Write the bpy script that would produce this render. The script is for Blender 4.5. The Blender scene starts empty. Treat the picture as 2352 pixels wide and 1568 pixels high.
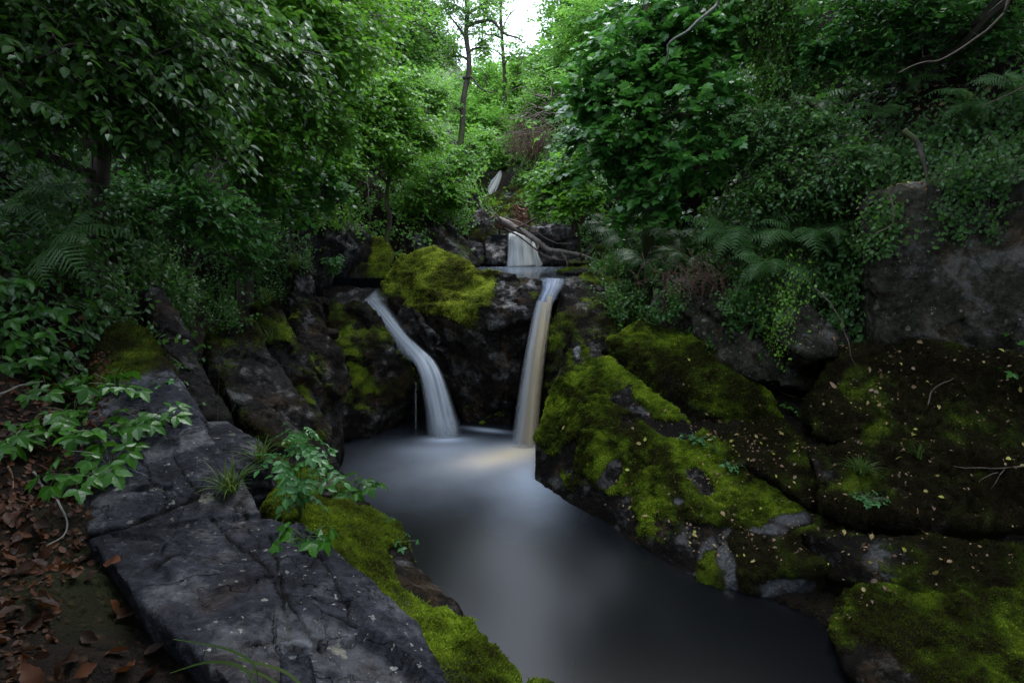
import bpy, bmesh, math, random
import numpy as np
from mathutils import Vector
R = math.radians
random.seed(4); RNG = np.random.default_rng(11)
sc = bpy.context.scene
C = sc.collection

# ------------------------------------------------------------------ camera
CAM_H, PITCH, FPX = 3.2, R(13.0), 1307.0
cam_d = bpy.data.cameras.new('camera'); cam = bpy.data.objects.new('camera', cam_d); C.objects.link(cam)
cam_d.sensor_width = 36.0; cam_d.lens = 36.0 * FPX / 2352.0
cam_d.clip_start = 0.05; cam_d.clip_end = 600
cam.location = (0, 0, CAM_H); cam.rotation_euler = (R(90) - PITCH, 0, 0)
sc.camera = cam

# ------------------------------------------------------------------ sky, sun, exposure
SUN_EL, SUN_ROT = R(58), R(20)
w = bpy.data.worlds.new('World'); sc.world = w; w.use_nodes = True
wn, wl = w.node_tree.nodes, w.node_tree.links
wn.clear()
sky = wn.new('ShaderNodeTexSky'); sky.sky_type = 'NISHITA'; sky.sun_disc = False
sky.sun_elevation = SUN_EL; sky.sun_rotation = SUN_ROT; sky.air_density = 1.0; sky.dust_density = 3.0; sky.ozone_density = 1.0
hs = wn.new('ShaderNodeHueSaturation'); hs.inputs['Saturation'].default_value = 0.22
wl.new(sky.outputs[0], hs.inputs['Color'])
# soft overcast sheet: brighter and paler cloud texture mixed over the sky colour
tc = wn.new('ShaderNodeTexCoord'); nz = wn.new('ShaderNodeTexNoise'); nz.inputs['Scale'].default_value = 2.2; nz.inputs['Detail'].default_value = 5
wl.new(tc.outputs['Generated'], nz.inputs['Vector'])
mx = wn.new('ShaderNodeMix'); mx.data_type = 'RGBA'; mx.inputs['Factor'].default_value = 0.72
cr = wn.new('ShaderNodeValToRGB'); cr.color_ramp.elements[0].position = 0.3; cr.color_ramp.elements[1].position = 0.7
cr.color_ramp.elements[0].color = (7.4, 8.7, 11.2, 1); cr.color_ramp.elements[1].color = (10.6, 12.1, 14.9, 1)
wl.new(nz.outputs['Fac'], cr.inputs[0])
wl.new(hs.outputs[0], mx.inputs[6]); wl.new(cr.outputs[0], mx.inputs[7])
bg = wn.new('ShaderNodeBackground'); bg.inputs['Strength'].default_value = 0.15
wl.new(mx.outputs[2], bg.inputs['Color'])
wo = wn.new('ShaderNodeOutputWorld'); wl.new(bg.outputs[0], wo.inputs[0])
sl = bpy.data.lights.new('sun', 'SUN'); sl.energy = 0.5; sl.angle = R(25); sl.color = (1.0, 0.97, 0.92)
so = bpy.data.objects.new('sun', sl); C.objects.link(so); so.location = (0, 0, 60)
so.rotation_euler = (R(90) - SUN_EL, 0, -SUN_ROT + math.pi)
sc.view_settings.view_transform = 'Standard'; sc.view_settings.look = 'None'
sc.view_settings.exposure = 1.5; sc.view_settings.gamma = 1.0; sc.view_settings.use_curve_mapping = False
sc.cycles.max_bounces = 7; sc.cycles.diffuse_bounces = 3; sc.cycles.glossy_bounces = 3
sc.cycles.transmission_bounces = 4; sc.cycles.transparent_max_bounces = 12
sc.cycles.use_denoising = True
sc.cycles.sample_clamp_indirect = 4.0

# ------------------------------------------------------------------ helpers
SP, CP = math.sin(PITCH), math.cos(PITCH)
def at(px, py, Y):
    """point at world distance Y along the valley, seen towards (px, py) of the 2352 x 1568 photograph"""
    u, v = (px - 1176.0) / FPX, (784.0 - py) / FPX
    s = Y / (CP + v * SP)
    return np.array((u * s, Y, CAM_H + s * (-SP + v * CP)))
def sstep(a, b, x):
    t = np.clip((x - a) / (b - a), 0, 1); return t * t * (3 - 2 * t)
_perm = np.random.default_rng(5).permutation(4096).astype(np.int64)
_g = np.random.default_rng(6).normal(size=(4096, 3)); _g /= np.linalg.norm(_g, axis=1)[:, None]
def pn(P, seed=0):
    P = np.asarray(P, float); i = np.floor(P).astype(np.int64); f = P - i
    u = f * f * f * (f * (f * 6 - 15) + 10)
    out = np.zeros(len(P))
    for dx in (0, 1):
        for dy in (0, 1):
            for dz in (0, 1):
                h = _perm[(i[:, 0] + dx + seed * 17) & 4095]
                h = _perm[(h + i[:, 1] + dy) & 4095]; h = _perm[(h + i[:, 2] + dz) & 4095]
                g = _g[h]
                d = g[:, 0] * (f[:, 0] - dx) + g[:, 1] * (f[:, 1] - dy) + g[:, 2] * (f[:, 2] - dz)
                wx = u[:, 0] if dx else 1 - u[:, 0]; wy = u[:, 1] if dy else 1 - u[:, 1]; wz = u[:, 2] if dz else 1 - u[:, 2]
                out += d * wx * wy * wz
    return out * 1.6
def fbm(P, sc_, octv=4, seed=0, gain=0.5, ridge=False):
    P = np.asarray(P, float) * sc_; a = 1.0; o = np.zeros(len(P)); t = 0
    for k in range(octv):
        n = pn(P, seed + k)
        if ridge: n = 1 - 2 * np.abs(n)
        o += a * n; t += a; a *= gain; P = P * 2.03 + 11.3
    return o / t
def nrm(v):
    v = np.asarray(v, float); return v / np.maximum(np.linalg.norm(v, axis=-1, keepdims=True), 1e-9)

def tag(o, label=None, cat=None, group=None, kind=None):
    if label: o['label'] = label
    if cat: o['category'] = cat
    if group: o['group'] = group
    if kind: o['kind'] = kind
    return o
def link(name, me, mat=None, parent=None):
    o = bpy.data.objects.new(name, me); C.objects.link(o)
    if mat is not None and me is not None:
        for m in (mat if isinstance(mat, (list, tuple)) else [mat]): me.materials.append(m)
    if parent is not None: o.parent = parent
    return o
def empty(name, loc=(0, 0, 0)):
    o = bpy.data.objects.new(name, None); C.objects.link(o); o.location = loc; o.empty_display_size = 0.1; return o
def npmesh(name, V, F, tint=None, smooth=False, attrs=None, matidx=None):
    """V (n,3); F one (m,k) index array or a list of such arrays"""
    if not isinstance(F, list): F = [F]
    F = [np.asarray(f) for f in F if len(f)]
    me = bpy.data.meshes.new(name)
    V = np.asarray(V, np.float32)
    me.vertices.add(len(V)); me.vertices.foreach_set('co', V.ravel())
    loops = np.concatenate([f.ravel() for f in F]).astype(np.int32)
    tot = np.concatenate([np.full(len(f), f.shape[1], np.int32) for f in F])
    st = np.concatenate(([0], np.cumsum(tot)[:-1])).astype(np.int32)
    me.loops.add(len(loops)); me.loops.foreach_set('vertex_index', loops)
    me.polygons.add(len(tot)); me.polygons.foreach_set('loop_start', st)
    if matidx is not None: me.polygons.foreach_set('material_index', np.asarray(matidx, np.int32))
    me.update(calc_edges=True); me.validate()
    if smooth: me.polygons.foreach_set('use_smooth', np.ones(len(me.polygons), bool))
    else: me.polygons.foreach_set('use_smooth', np.zeros(len(me.polygons), bool))
    A = dict(attrs or {})
    if tint is not None: A['tint'] = tint
    for k, v in A.items():
        a = me.attributes.new(k, 'FLOAT', 'POINT'); a.data.foreach_set('value', np.asarray(v, np.float32))
    return me
class MB:
    """collects arrays into one mesh"""
    def __init__(s): s.V = []; s.F = {}; s.T = []; s.n = 0
    def add(s, V, F, tint=None):
        V = np.asarray(V, float).reshape(-1, 3); F = np.asarray(F)
        s.V.append(V); s.F.setdefault(F.shape[1], []).append(F + s.n)
        s.T.append(np.full(len(V), 0.5) if tint is None else np.broadcast_to(tint, (len(V),)))
        s.n += len(V)
    def build(s, name, mat, parent=None, smooth=False, local=True):
        V = np.concatenate(s.V)
        if parent is not None: V = V - np.array(parent.location)
        return link(name, npmesh(name, V, [np.concatenate(f) for f in s.F.values()], np.concatenate(s.T), smooth), mat, parent)
def frames(pts):
    pts = np.asarray(pts, float); t = nrm(np.gradient(pts, axis=0))
    ref = np.array((0.13, 0.21, 0.97)); ref = np.where(np.abs((t @ ref))[:, None] > 0.92, np.array((1, 0, 0.)), ref)
    a = nrm(np.cross(t, ref)); b = np.cross(t, a); return t, a, b
def tube(mb, pts, rad, sides=8, rough=0.0, tint=0.5):
    pts = np.asarray(pts, float); rad = np.broadcast_to(np.asarray(rad, float), (len(pts),))
    t, a, b = frames(pts); n = len(pts)
    th = np.linspace(0, 2 * math.pi, sides, endpoint=False)
    ring = np.cos(th)[None, :, None] * a[:, None, :] + np.sin(th)[None, :, None] * b[:, None, :]
    rr = rad[:, None] * (1 + (RNG.normal(size=(n, sides)) * rough if rough else 0))
    V = (pts[:, None, :] + ring * np.broadcast_to(rr, (n, sides))[:, :, None]).reshape(-1, 3)
    i = np.arange(n - 1)[:, None] * sides; j = np.arange(sides)[None, :]; k = (j + 1) % sides
    F = np.stack([i + j, i + k, i + sides + k, i + sides + j], -1).reshape(-1, 4)
    mb.add(V, F, tint)
    for e, s in ((0, 1), ((n - 1) * sides, -1)):
        idx = e + (np.arange(sides) if s < 0 else np.arange(sides)[::-1])
        mb.F.setdefault(sides, []).append((idx + mb.n - len(V))[None, :])
def spline(cp, n=24):
    """smooth polyline through control points"""
    cp = np.asarray(cp, float); m = len(cp)
    if m < 3: return np.linspace(cp[0], cp[-1], n)
    P = np.vstack([2 * cp[0] - cp[1], cp, 2 * cp[-1] - cp[-2]])
    t = np.linspace(0, m - 1 - 1e-6, n); i = t.astype(int); f = (t - i)[:, None]
    p0, p1, p2, p3 = P[i], P[i + 1], P[i + 2], P[i + 3]
    return 0.5 * (2 * p1 + (p2 - p0) * f + (2 * p0 - 5 * p1 + 4 * p2 - p3) * f**2 + (3 * p1 - p0 - 3 * p2 + p3) * f**3)
def wiggle(pts, amp, seed=0, f=2.0):
    pts = np.asarray(pts, float).copy(); k = np.linspace(0, 1, len(pts))[:, None]
    q = pts * f + seed * 3.7
    d = np.stack([pn(q, 1), pn(q + 31, 2), pn(q + 77, 3)], -1); return pts + d * amp * np.minimum(1, k * 4)

# ------------------------------------------------------------------ materials
def mat_new(name):
    m = bpy.data.materials.new(name); m.use_nodes = True; nt = m.node_tree; nt.nodes.clear()
    out = nt.nodes.new('ShaderNodeOutputMaterial'); return m, nt, out
class G:
    """small node-graph helper"""
    def __init__(s, nt): s.nt = nt
    def n(s, t, **k):
        o = s.nt.nodes.new(t)
        for a, v in k.items(): setattr(o, a, v)
        return o
    def put(s, sock, v):
        if hasattr(v, 'is_linked') or hasattr(v, 'links'): s.nt.links.new(v, sock)
        else: sock.default_value = v
    def noise(s, vec, scale, detail=4, rough=0.55, dist=0.0):
        o = s.n('ShaderNodeTexNoise'); s.put(o.inputs['Vector'], vec); o.inputs['Scale'].default_value = scale
        o.inputs['Detail'].default_value = detail; o.inputs['Roughness'].default_value = rough; o.inputs['Distortion'].default_value = dist
        return o.outputs['Fac'], o.outputs['Color']
    def vor(s, vec, scale, feature='F1', rnd=1.0):
        o = s.n('ShaderNodeTexVoronoi', feature=feature); s.put(o.inputs['Vector'], vec); o.inputs['Scale'].default_value = scale
        o.inputs['Randomness'].default_value = rnd; return o
    def math(s, op, a, b=0.0, c=0.0, clamp=False):
        o = s.n('ShaderNodeMath', operation=op, use_clamp=clamp); s.put(o.inputs[0], a); s.put(o.inputs[1], b); s.put(o.inputs[2], c); return o.outputs[0]
    def vmath(s, op, a, b=(0, 0, 0)):
        o = s.n('ShaderNodeVectorMath', operation=op); s.put(o.inputs[0], a); s.put(o.inputs[1], b); return o.outputs[0]
    def rng(s, v, a, b, c=0.0, d=1.0, smooth=False):
        o = s.n('ShaderNodeMapRange', clamp=True)
        if smooth: o.interpolation_type = 'SMOOTHSTEP'
        for i, x in enumerate((v, a, b, c, d)): s.put(o.inputs[i], x)
        return o.outputs[0]
    def mix(s, f, a, b, mode='MIX'):
        o = s.n('ShaderNodeMix', data_type='RGBA', blend_type=mode); s.put(o.inputs[0], f)
        for q, x in ((6, a), (7, b)):
            s.put(o.inputs[q], x if not isinstance(x, tuple) or len(x) == 4 else (*x, 1))
        return o.outputs[2]
    def ramp(s, f, stops):
        o = s.n('ShaderNodeValToRGB'); s.put(o.inputs[0], f); e = o.color_ramp.elements
        while len(e) < len(stops): e.new(0.5)
        for q, (p, c) in zip(e, stops): q.position = p; q.color = (*c, 1)
        return o.outputs[0]
    def attr(s, name):
        o = s.n('ShaderNodeAttribute', attribute_name=name); return o.outputs['Fac']
    def pos(s, kind='Object'):
        return s.n('ShaderNodeTexCoord').outputs[kind]
    def bump(s, h, strength, dist=0.02, normal=None):
        o = s.n('ShaderNodeBump'); s.put(o.inputs['Height'], h); o.inputs['Strength'].default_value = strength; o.inputs['Distance'].default_value = dist
        if normal is not None: s.put(o.inputs['Normal'], normal)
        return o.outputs[0]
    def bsdf(s, col, rough=0.6, spec=0.5, normal=None, **k):
        o = s.n('ShaderNodeBsdfPrincipled'); s.put(o.inputs['Base Color'], col if not isinstance(col, tuple) else (*col, 1))
        s.put(o.inputs['Roughness'], rough); s.put(o.inputs['Specular IOR Level'], spec)
        if normal is not None: s.put(o.inputs['Normal'], normal)
        for a, v in k.items(): s.put(o.inputs[a], v)
        return o.outputs[0]

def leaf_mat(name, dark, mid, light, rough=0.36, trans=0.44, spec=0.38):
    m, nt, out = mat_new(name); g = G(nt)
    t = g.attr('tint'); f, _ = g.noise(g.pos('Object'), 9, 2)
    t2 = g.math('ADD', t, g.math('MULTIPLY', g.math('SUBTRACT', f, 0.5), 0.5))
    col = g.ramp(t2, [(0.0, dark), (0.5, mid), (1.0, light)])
    b = g.bsdf(col, rough, spec)
    tr = g.n('ShaderNodeBsdfTranslucent'); g.put(tr.inputs[0], g.mix(0.5, col, tuple(x * 1.5 for x in light)))
    mx = g.n('ShaderNodeMixShader'); mx.inputs[0].default_value = trans
    nt.links.new(b, mx.inputs[1]); nt.links.new(tr.outputs[0], mx.inputs[2]); nt.links.new(mx.outputs[0], out.inputs[0])
    return m
def simple_mat(name, c1, c2, scale=20, rough=0.7, bump=0.3, stretch=(1, 1, 1), spec=0.4, moss=0.0):
    m, nt, out = mat_new(name); g = G(nt)
    p = g.pos('Object'); mp = g.n('ShaderNodeMapping'); nt.links.new(p, mp.inputs[0]); mp.inputs['Scale'].default_value = stretch
    f, _ = g.noise(mp.outputs[0], scale, 5, 0.65)
    col = g.mix(g.rng(f, 0.3, 0.7), c1, c2)
    if moss:
        q, _ = g.noise(p, 3.5, 4); col = g.mix(g.rng(q, 0.55 - moss, 0.62 - moss * .6), col, (0.045, 0.06, 0.012))
    b = g.bsdf(col, rough, spec, g.bump(f, bump, 0.01)); nt.links.new(b, out.inputs[0]); return m

def rock_mat(name, c_dark, c_light, moss_a=(0.035, 0.050, 0.007), moss_b=(0.11, 0.155, 0.011), wet=0.35, crack=0.0, lichen=0.0, warm=0.3, vein=0.0, vqa=1.0):
    m, nt, out = mat_new(name); g = G(nt)
    p = g.pos('Object')
    n1, c1 = g.noise(p, 1.7, 6, 0.62); n2, _ = g.noise(p, 9, 6, 0.7); n3, _ = g.noise(p, 55, 4, 0.7)
    base = g.mix(g.rng(g.math('ADD', g.math('MULTIPLY', n1, .6), g.math('MULTIPLY', n2, .4)), 0.36, 0.64), c_dark, c_light)
    base = g.mix(g.math('MULTIPLY', g.rng(g.noise(p, 3.1, 4)[0], 0.55, 0.72), warm), base, (0.075, 0.045, 0.022))
    n4 = g.noise(p, 24, 7, .75)[0]
    base = g.mix(1.0, base, g.ramp(n4, [(.30, (.30, .30, .30)), (.5, (.85, .85, .85)), (.72, (1.7, 1.7, 1.7))]), 'MULTIPLY')
    dq = g.n('ShaderNodeVectorMath', operation='MULTIPLY_ADD'); g.put(dq.inputs[0], g.noise(p, 5, 4)[1]); dq.inputs[1].default_value = (.22, .22, .22); g.put(dq.inputs[2], p)
    vq = g.vor(dq.outputs[0], 6.5).outputs['Distance']
    h = g.math('ADD', g.math('ADD', g.math('MULTIPLY', n2, 0.9), g.math('MULTIPLY', n4, .5)), g.math('ADD', g.math('MULTIPLY', n3, 0.25), g.math('MULTIPLY', vq, vqa)))
    if crack:
        wp = g.n('ShaderNodeVectorMath', operation='MULTIPLY_ADD')
        g.put(wp.inputs[0], c1); wp.inputs[1].default_value = (.5, .5, .5); g.put(wp.inputs[2], p)
        for scl, wd in ((1.5, 0.011), (3.7, 0.006)):
            v = g.vor(wp.outputs[0], scl, 'DISTANCE_TO_EDGE').outputs['Distance']
            gate = g.rng(g.noise(p, scl * 1.1, 2)[0], 0.44, 0.56)
            ck = g.math('MULTIPLY', g.rng(v, wd * .25, wd * 1.6, 1, 0, True), gate)
            base = g.mix(g.math('MULTIPLY', ck, crack), base, (0.004, 0.004, 0.003))
            h = g.math('SUBTRACT', h, g.math('MULTIPLY', ck, 1.5 * crack))
    ws = g.rng(g.math('ADD', g.attr('wetspot'), g.math('MULTIPLY', g.math('SUBTRACT', n2, .5), .8)), .35, .75); base = g.mix(ws, base, g.mix(n4, (0.006, 0.0065, 0.008), (0.018, 0.020, 0.025)))
    ca = g.attr('crack'); base = g.mix(ca, base, (0.003, 0.003, 0.002))
    if vein:
        wv = g.n('ShaderNodeTexNoise'); g.put(wv.inputs['Vector'], p); wv.inputs['Scale'].default_value = 1.3; wv.inputs['Detail'].default_value = 2; wv.inputs['Distortion'].default_value = .6
        ln = g.rng(g.math('ABSOLUTE', g.math('SUBTRACT', wv.outputs['Fac'], 0.47)), 0.0, 0.006, 1, 0)
        ln = g.math('MULTIPLY', ln, g.rng(g.noise(p, 2.3, 3)[0], .5, .66))
        base = g.mix(g.math('MULTIPLY', ln, vein), base, (0.16, 0.18, 0.21))
    if lichen:
        dn = g.n('ShaderNodeVectorMath', operation='MULTIPLY_ADD'); g.put(dn.inputs[0], g.noise(p, 38, 3)[1]); dn.inputs[1].default_value = (.05, .05, .05); g.put(dn.inputs[2], p)
        for scl, rr, tone in ((8, 0.30, (0.20, 0.19, 0.14)), (21, 0.26, (0.27, 0.28, 0.25)), (47, .3, (0.24, 0.25, 0.22))):
            v = g.vor(dn.outputs[0], scl); sep = g.n('ShaderNodeSeparateColor'); g.put(sep.inputs[0], v.outputs['Color'])
            rad = g.math('MULTIPLY', g.rng(sep.outputs[0], 0.72, 1.0), rr)
            s = g.math('LESS_THAN', v.outputs['Distance'], rad)
            s = g.math('MULTIPLY', s, g.rng(g.noise(p, 1.2, 2)[0], 0.42, 0.6, .25, 1))
            s = g.math('MULTIPLY', s, g.rng(g.noise(p, 90, 2)[0], 0.35, 0.55, .35, 1))
            base = g.mix(g.math('MULTIPLY', s, lichen), base, tone)
    # moss: painted where the mesh says it grows, edges broken by fine noise
    ma = g.attr('moss'); mf = g.math('ADD', ma, g.math('MULTIPLY', g.math('SUBTRACT', g.noise(p, 16, 6, .7)[0], 0.5), 1.1))
    mk = g.rng(mf, 0.40, 0.60)
    mc = g.noise(p, 60, 3, .7)[0]; tone = g.math('ADD', g.attr('mtone'), g.math('MULTIPLY', g.math('SUBTRACT', mc, .5), .5))
    mcol = g.ramp(tone, [(0.12, (0.018, 0.013, 0.006)), (0.42, moss_a), (0.85, moss_b)])
    col = g.mix(mk, base, mcol)
    wetm = g.math('MULTIPLY', g.rng(g.noise(p, 3.4, 6, .7)[0], .52, .62), g.math('SUBTRACT', 1.0, mk))
    wetm = g.math('MAXIMUM', wetm, g.math('MULTIPLY', ws, g.math('SUBTRACT', 1.0, mk)))
    rough = g.math('ADD', g.math('MULTIPLY', mk, 0.55), g.math('MULTIPLY', g.math('SUBTRACT', 1.0, mk), g.math('SUBTRACT', g.rng(n2, .3, .7, wet + .15, wet + .40), g.math('MULTIPLY', wetm, .34))), clamp=True)
    hh = g.math('ADD', g.math('MULTIPLY', h, 1.0), g.math('MULTIPLY', g.math('MULTIPLY', mk, mc), 1.6))
    b = g.bsdf(col, rough, g.math('ADD', .05, g.math('MULTIPLY', wetm, .65)), g.bump(hh, 0.9, 0.028)); nt.links.new(b, out.inputs[0]); return m

M = {}
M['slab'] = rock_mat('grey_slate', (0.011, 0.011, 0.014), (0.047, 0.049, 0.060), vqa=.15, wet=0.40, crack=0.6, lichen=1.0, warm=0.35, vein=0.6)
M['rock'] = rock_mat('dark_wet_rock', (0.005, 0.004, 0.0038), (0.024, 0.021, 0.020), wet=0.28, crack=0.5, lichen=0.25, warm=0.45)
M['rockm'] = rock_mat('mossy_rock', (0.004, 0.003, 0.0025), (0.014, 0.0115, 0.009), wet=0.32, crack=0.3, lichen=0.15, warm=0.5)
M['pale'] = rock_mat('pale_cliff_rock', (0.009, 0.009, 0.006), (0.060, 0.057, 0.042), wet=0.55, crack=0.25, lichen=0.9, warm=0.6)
M['bark'] = simple_mat('bark', (0.020, 0.016, 0.012), (0.075, 0.060, 0.045), 14, .8, .8, (1, 1, .25), moss=0.06)
M['twig'] = simple_mat('twig_bark', (0.022, 0.018, 0.012), (0.06, 0.05, 0.035), 30, .7)
M['log'] = simple_mat('fallen_log_bark', (0.05, 0.038, 0.030), (0.20, 0.155, 0.13), 9, .6, .8, (1, 2, 2))
M['root'] = simple_mat('red_root', (0.07, 0.032, 0.018), (0.24, 0.12, 0.07), 12, .8, .6)
M['deadtwig'] = simple_mat('dead_twig', (0.05, 0.036, 0.026), (0.15, 0.11, 0.08), 20, .7)
M['reddead'] = simple_mat('dead_red_brushwood', (0.055, 0.028, 0.018), (0.16, 0.085, 0.06), 20, .8)
M['greytwig'] = simple_mat('grey_lichen_twig', (0.07, 0.065, 0.055), (0.19, 0.18, 0.16), 40, .7)
M['stem'] = simple_mat('green_stem', (0.035, 0.055, 0.015), (0.07, 0.09, 0.025), 20, .5)
M['redstem'] = simple_mat('brown_stem', (0.07, 0.04, 0.02), (0.12, 0.07, 0.03), 20, .5)
M['straw'] = leaf_mat('dead_straw', (0.16, 0.11, 0.05), (0.28, 0.20, 0.10), (0.40, 0.30, 0.17), .6, .1)
M['leaf_h'] = leaf_mat('hazel_leaf', (0.0229, 0.0735, 0.0129), (0.0488, 0.1323, 0.0184), (0.0933, 0.2205, 0.0257), .33)
M['leaf_b'] = leaf_mat('bright_leaf', (0.0435, 0.1270, 0.0113), (0.0855, 0.2303, 0.0189), (0.1631, 0.3651, 0.0284), .36)
M['leaf_s'] = leaf_mat('sycamore_leaf', (0.0263, 0.0993, 0.0226), (0.0473, 0.1529, 0.0266), (0.0920, 0.2600, 0.0307), .30)
M['leaf_f'] = leaf_mat('far_leaf', (0.0620, 0.1717, 0.0281), (0.1260, 0.2929, 0.0382), (0.2132, 0.4443, 0.0574), .45)
M['leaf_i'] = leaf_mat('ivy_leaf', (0.0229, 0.0800, 0.0169), (0.0432, 0.1310, 0.0219), (0.0953, 0.2183, 0.0296), .34)
M['fern'] = leaf_mat('fern_frond', (0.030, 0.085, 0.024), (0.058, 0.135, 0.034), (0.10, 0.20, 0.05), .5)
M['herb'] = leaf_mat('herb_leaf', (0.0182, 0.0690, 0.0080), (0.0338, 0.1207, 0.0096), (0.0650, 0.1898, 0.0128), .34, .3)
M['pale_herb'] = leaf_mat('pale_herb_leaf', (0.030, 0.105, 0.028), (0.050, 0.165, 0.040), (0.085, 0.24, 0.055), .4, .3)
M['grass'] = leaf_mat('grass_blade', (0.024, 0.062, 0.010), (0.055, 0.11, 0.018), (0.11, 0.16, 0.03), .5)
M['brownleaf'] = leaf_mat('brown_beech_leaf', (0.016, 0.007, 0.004), (0.060, 0.021, 0.008), (0.17, 0.060, 0.015), .6, .1, .2)
M['tanleaf'] = leaf_mat('tan_fallen_leaf', (0.10, 0.055, 0.03), (0.25, 0.15, 0.08), (0.30, 0.27, 0.05), .45, .1)
M['yleaf'] = leaf_mat('yellow_fallen_leaf', (0.20, 0.20, 0.02), (0.32, 0.32, 0.03), (0.42, 0.42, 0.08), .45, .2)
M['moss'] = leaf_mat('moss_fuzz', (0.0134, 0.0120, 0.0040), (0.0840, 0.1260, 0.0100), (0.3024, 0.4080, 0.0300), .8, .25, .05)
M['mossy'] = leaf_mat('yellow_moss_fuzz', (0.0180, 0.0176, 0.0060), (0.1300, 0.1540, 0.0180), (0.4200, 0.4840, 0.0600), .8, .25, .05)
M['mossd'] = leaf_mat('dark_moss_fuzz', (0.010, 0.008, 0.004), (0.032, 0.040, 0.006), (0.11, 0.145, 0.012), .8, .25, .1)
# ------------------------------------------------------------------ terrain
def I(y, ys, vs): return np.interp(y, ys, vs)
def xl(y): return I(y, (-4, 0, 1.2, 1.8, 3.3, 3.7, 5, 6.9, 7.8, 9.5, 10.4, 11, 13, 17, 19, 50, 120), (5, 1.6, .4, -.1, -.3, -.45, -1.1, -2.3, -2.6, -3.1, -2.9, -1.0, -.5, -1.0, -.95, -1.5, -3))
def xr(y): return I(y, (-4, 2.5, 3.3, 4.3, 6.3, 7.5, 8.3, 9, 11, 12, 17, 19, 50, 120), (6, 3.7, 2.85, 2.1, .8, .75, .75, 1.3, 1.7, .9, -.25, -.2, 2.2, 4))
def bed(y): return I(y, (-4, 8.75, 9.1, 11.6, 11.95, 17.3, 18.6, 30, 50, 90, 130), (-.7, -.7, 1.98, 2.02, 2.60, 3.15, 4.25, 6.2, 9.2, 17, 24))
def ground_z(x, y, rough=True):
    x = np.asarray(x, float); y = np.asarray(y, float)
    b = bed(y); base = np.maximum(b, 0) * (y > 8.7)
    dl = np.maximum(0, xl(y) - x); dr = np.maximum(0, x - xr(y))
    hl = I(y, (0, 2.7, 3.4, 4.5, 7, 8.5, 11, 18, 30), (1.5, 1.5, .75, .4, .3, .35, .35, .4, .3))
    s1 = I(y, (0, 2.3, 3.5, 5, 8, 12, 20, 40), (.4, .42, .55, .95, 1.05, 1.15, 1.0, .85))
    L = hl * sstep(0, .45, dl) + s1 * np.maximum(0, dl - .45) + .35 * np.maximum(0, dl - 3.2) + .75 * sstep(1.9, 2.5, dl) * sstep(2.8, 3.4, y) * sstep(7.5, 6, y)
    L = np.where(dl > 14, L - .55 * (dl - 14), L)
    d0 = I(y, (0, 3, 4.5, 5.5, 6.4, 7.5, 8.5, 11, 30), (3.5, 3.5, 3.0, 2.6, 2.35, 1.4, .6, .2, .2))
    s1r = I(y, (0, 4.5, 6.5, 9), (.42, .42, .5, .9)); s2 = I(y, (0, 5, 8, 12, 20, 40), (.9, 1.0, 1.1, 1.25, 1.1, .85))
    Rr = s1r * np.minimum(dr, d0) + I(y, (0, 3, 5, 8, 11, 20), (.8, .9, 1.2, 1.0, .6, .2)) * sstep(0, .6, dr - d0) + s2 * np.maximum(0, dr - d0 - .3)
    Rr = np.where(dr > 14, Rr - .6 * (dr - 14), Rr)
    dam = np.where((dl <= 0) & (dr <= 0), b, base)      # inside the channel: the bed itself
    z = dam + L + Rr
    if rough:
        P = np.stack([x, y, z * .6], -1).reshape(-1, 3)
        n = fbm(P, .55, 4, 3).reshape(z.shape); n2 = fbm(P, 2.3, 4, 9).reshape(z.shape)
        k = sstep(0, .8, dl + dr)
        n3 = fbm(P, 7, 3, 14).reshape(z.shape)
        z = z + k * (n * .42 + n2 * .20 + n3 * .05) + (1 - k) * (n2 * .12 + n3 * .04)
    return z
def axis(lo, hi, fl, fh, fine, coarse):
    a = list(np.arange(fl, fh, fine)); s = fine
    x = fh
    while x < hi: a.append(x); s = min(coarse, s * 1.12); x += s
    a.append(hi); x = fl; s = fine; b = []
    while x > lo: s = min(coarse, s * 1.12); x -= s; b.append(max(x, lo))
    return np.array(b[::-1] + a)
ax, ay = axis(-60, 60, -5.5, 5.5, .075, 1.6), axis(-6, 130, -.5, 13, .075, 1.6)
X, Y = np.meshgrid(ax, ay)
Z = ground_z(X, Y)
nx, ny = len(ax), len(ay)
ii = (np.arange(ny - 1)[:, None] * nx + np.arange(nx - 1)[None, :])
F = np.stack([ii, ii + 1, ii + nx + 1, ii + nx], -1).reshape(-1, 4)
gme = npmesh('ground', np.stack([X, Y, Z], -1).reshape(-1, 3), F, smooth=True)
def ground_mat():
    m, nt, out = mat_new('ravine_soil'); g = G(nt); p = g.pos('Object')
    n1 = g.noise(p, 1.1, 5)[0]; n2 = g.noise(p, 14, 6, .75)[0]; n3 = g.noise(p, 70, 3, .7)[0]
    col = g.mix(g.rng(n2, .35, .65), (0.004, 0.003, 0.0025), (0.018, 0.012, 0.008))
    v = g.vor(p, 26); lf = g.rng(v.outputs['Distance'], .05, .42, 1, 0); sep = g.n('ShaderNodeSeparateColor'); g.put(sep.inputs[0], v.outputs['Color'])
    col = g.mix(g.math('MULTIPLY', lf, g.rng(sep.outputs[0], .45, .9)), col, (0.085, 0.042, 0.022))
    moss = g.rng(g.math('ADD', n1, g.math('MULTIPLY', n3, .15)), .60, .74)
    col = g.mix(moss, col, g.mix(n3, (0.006, 0.007, 0.002), (0.022, 0.026, 0.006)))
    h = g.math('ADD', g.math('ADD', n2, g.math('MULTIPLY', n3, .5)), g.math('MULTIPLY', lf, .5))
    nt.links.new(g.bsdf(col, g.rng(n2, .3, .7, .55, .9), .10, g.bump(h, 1.0, .04)), out.inputs[0]); return m
M['ground'] = ground_mat()
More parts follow.
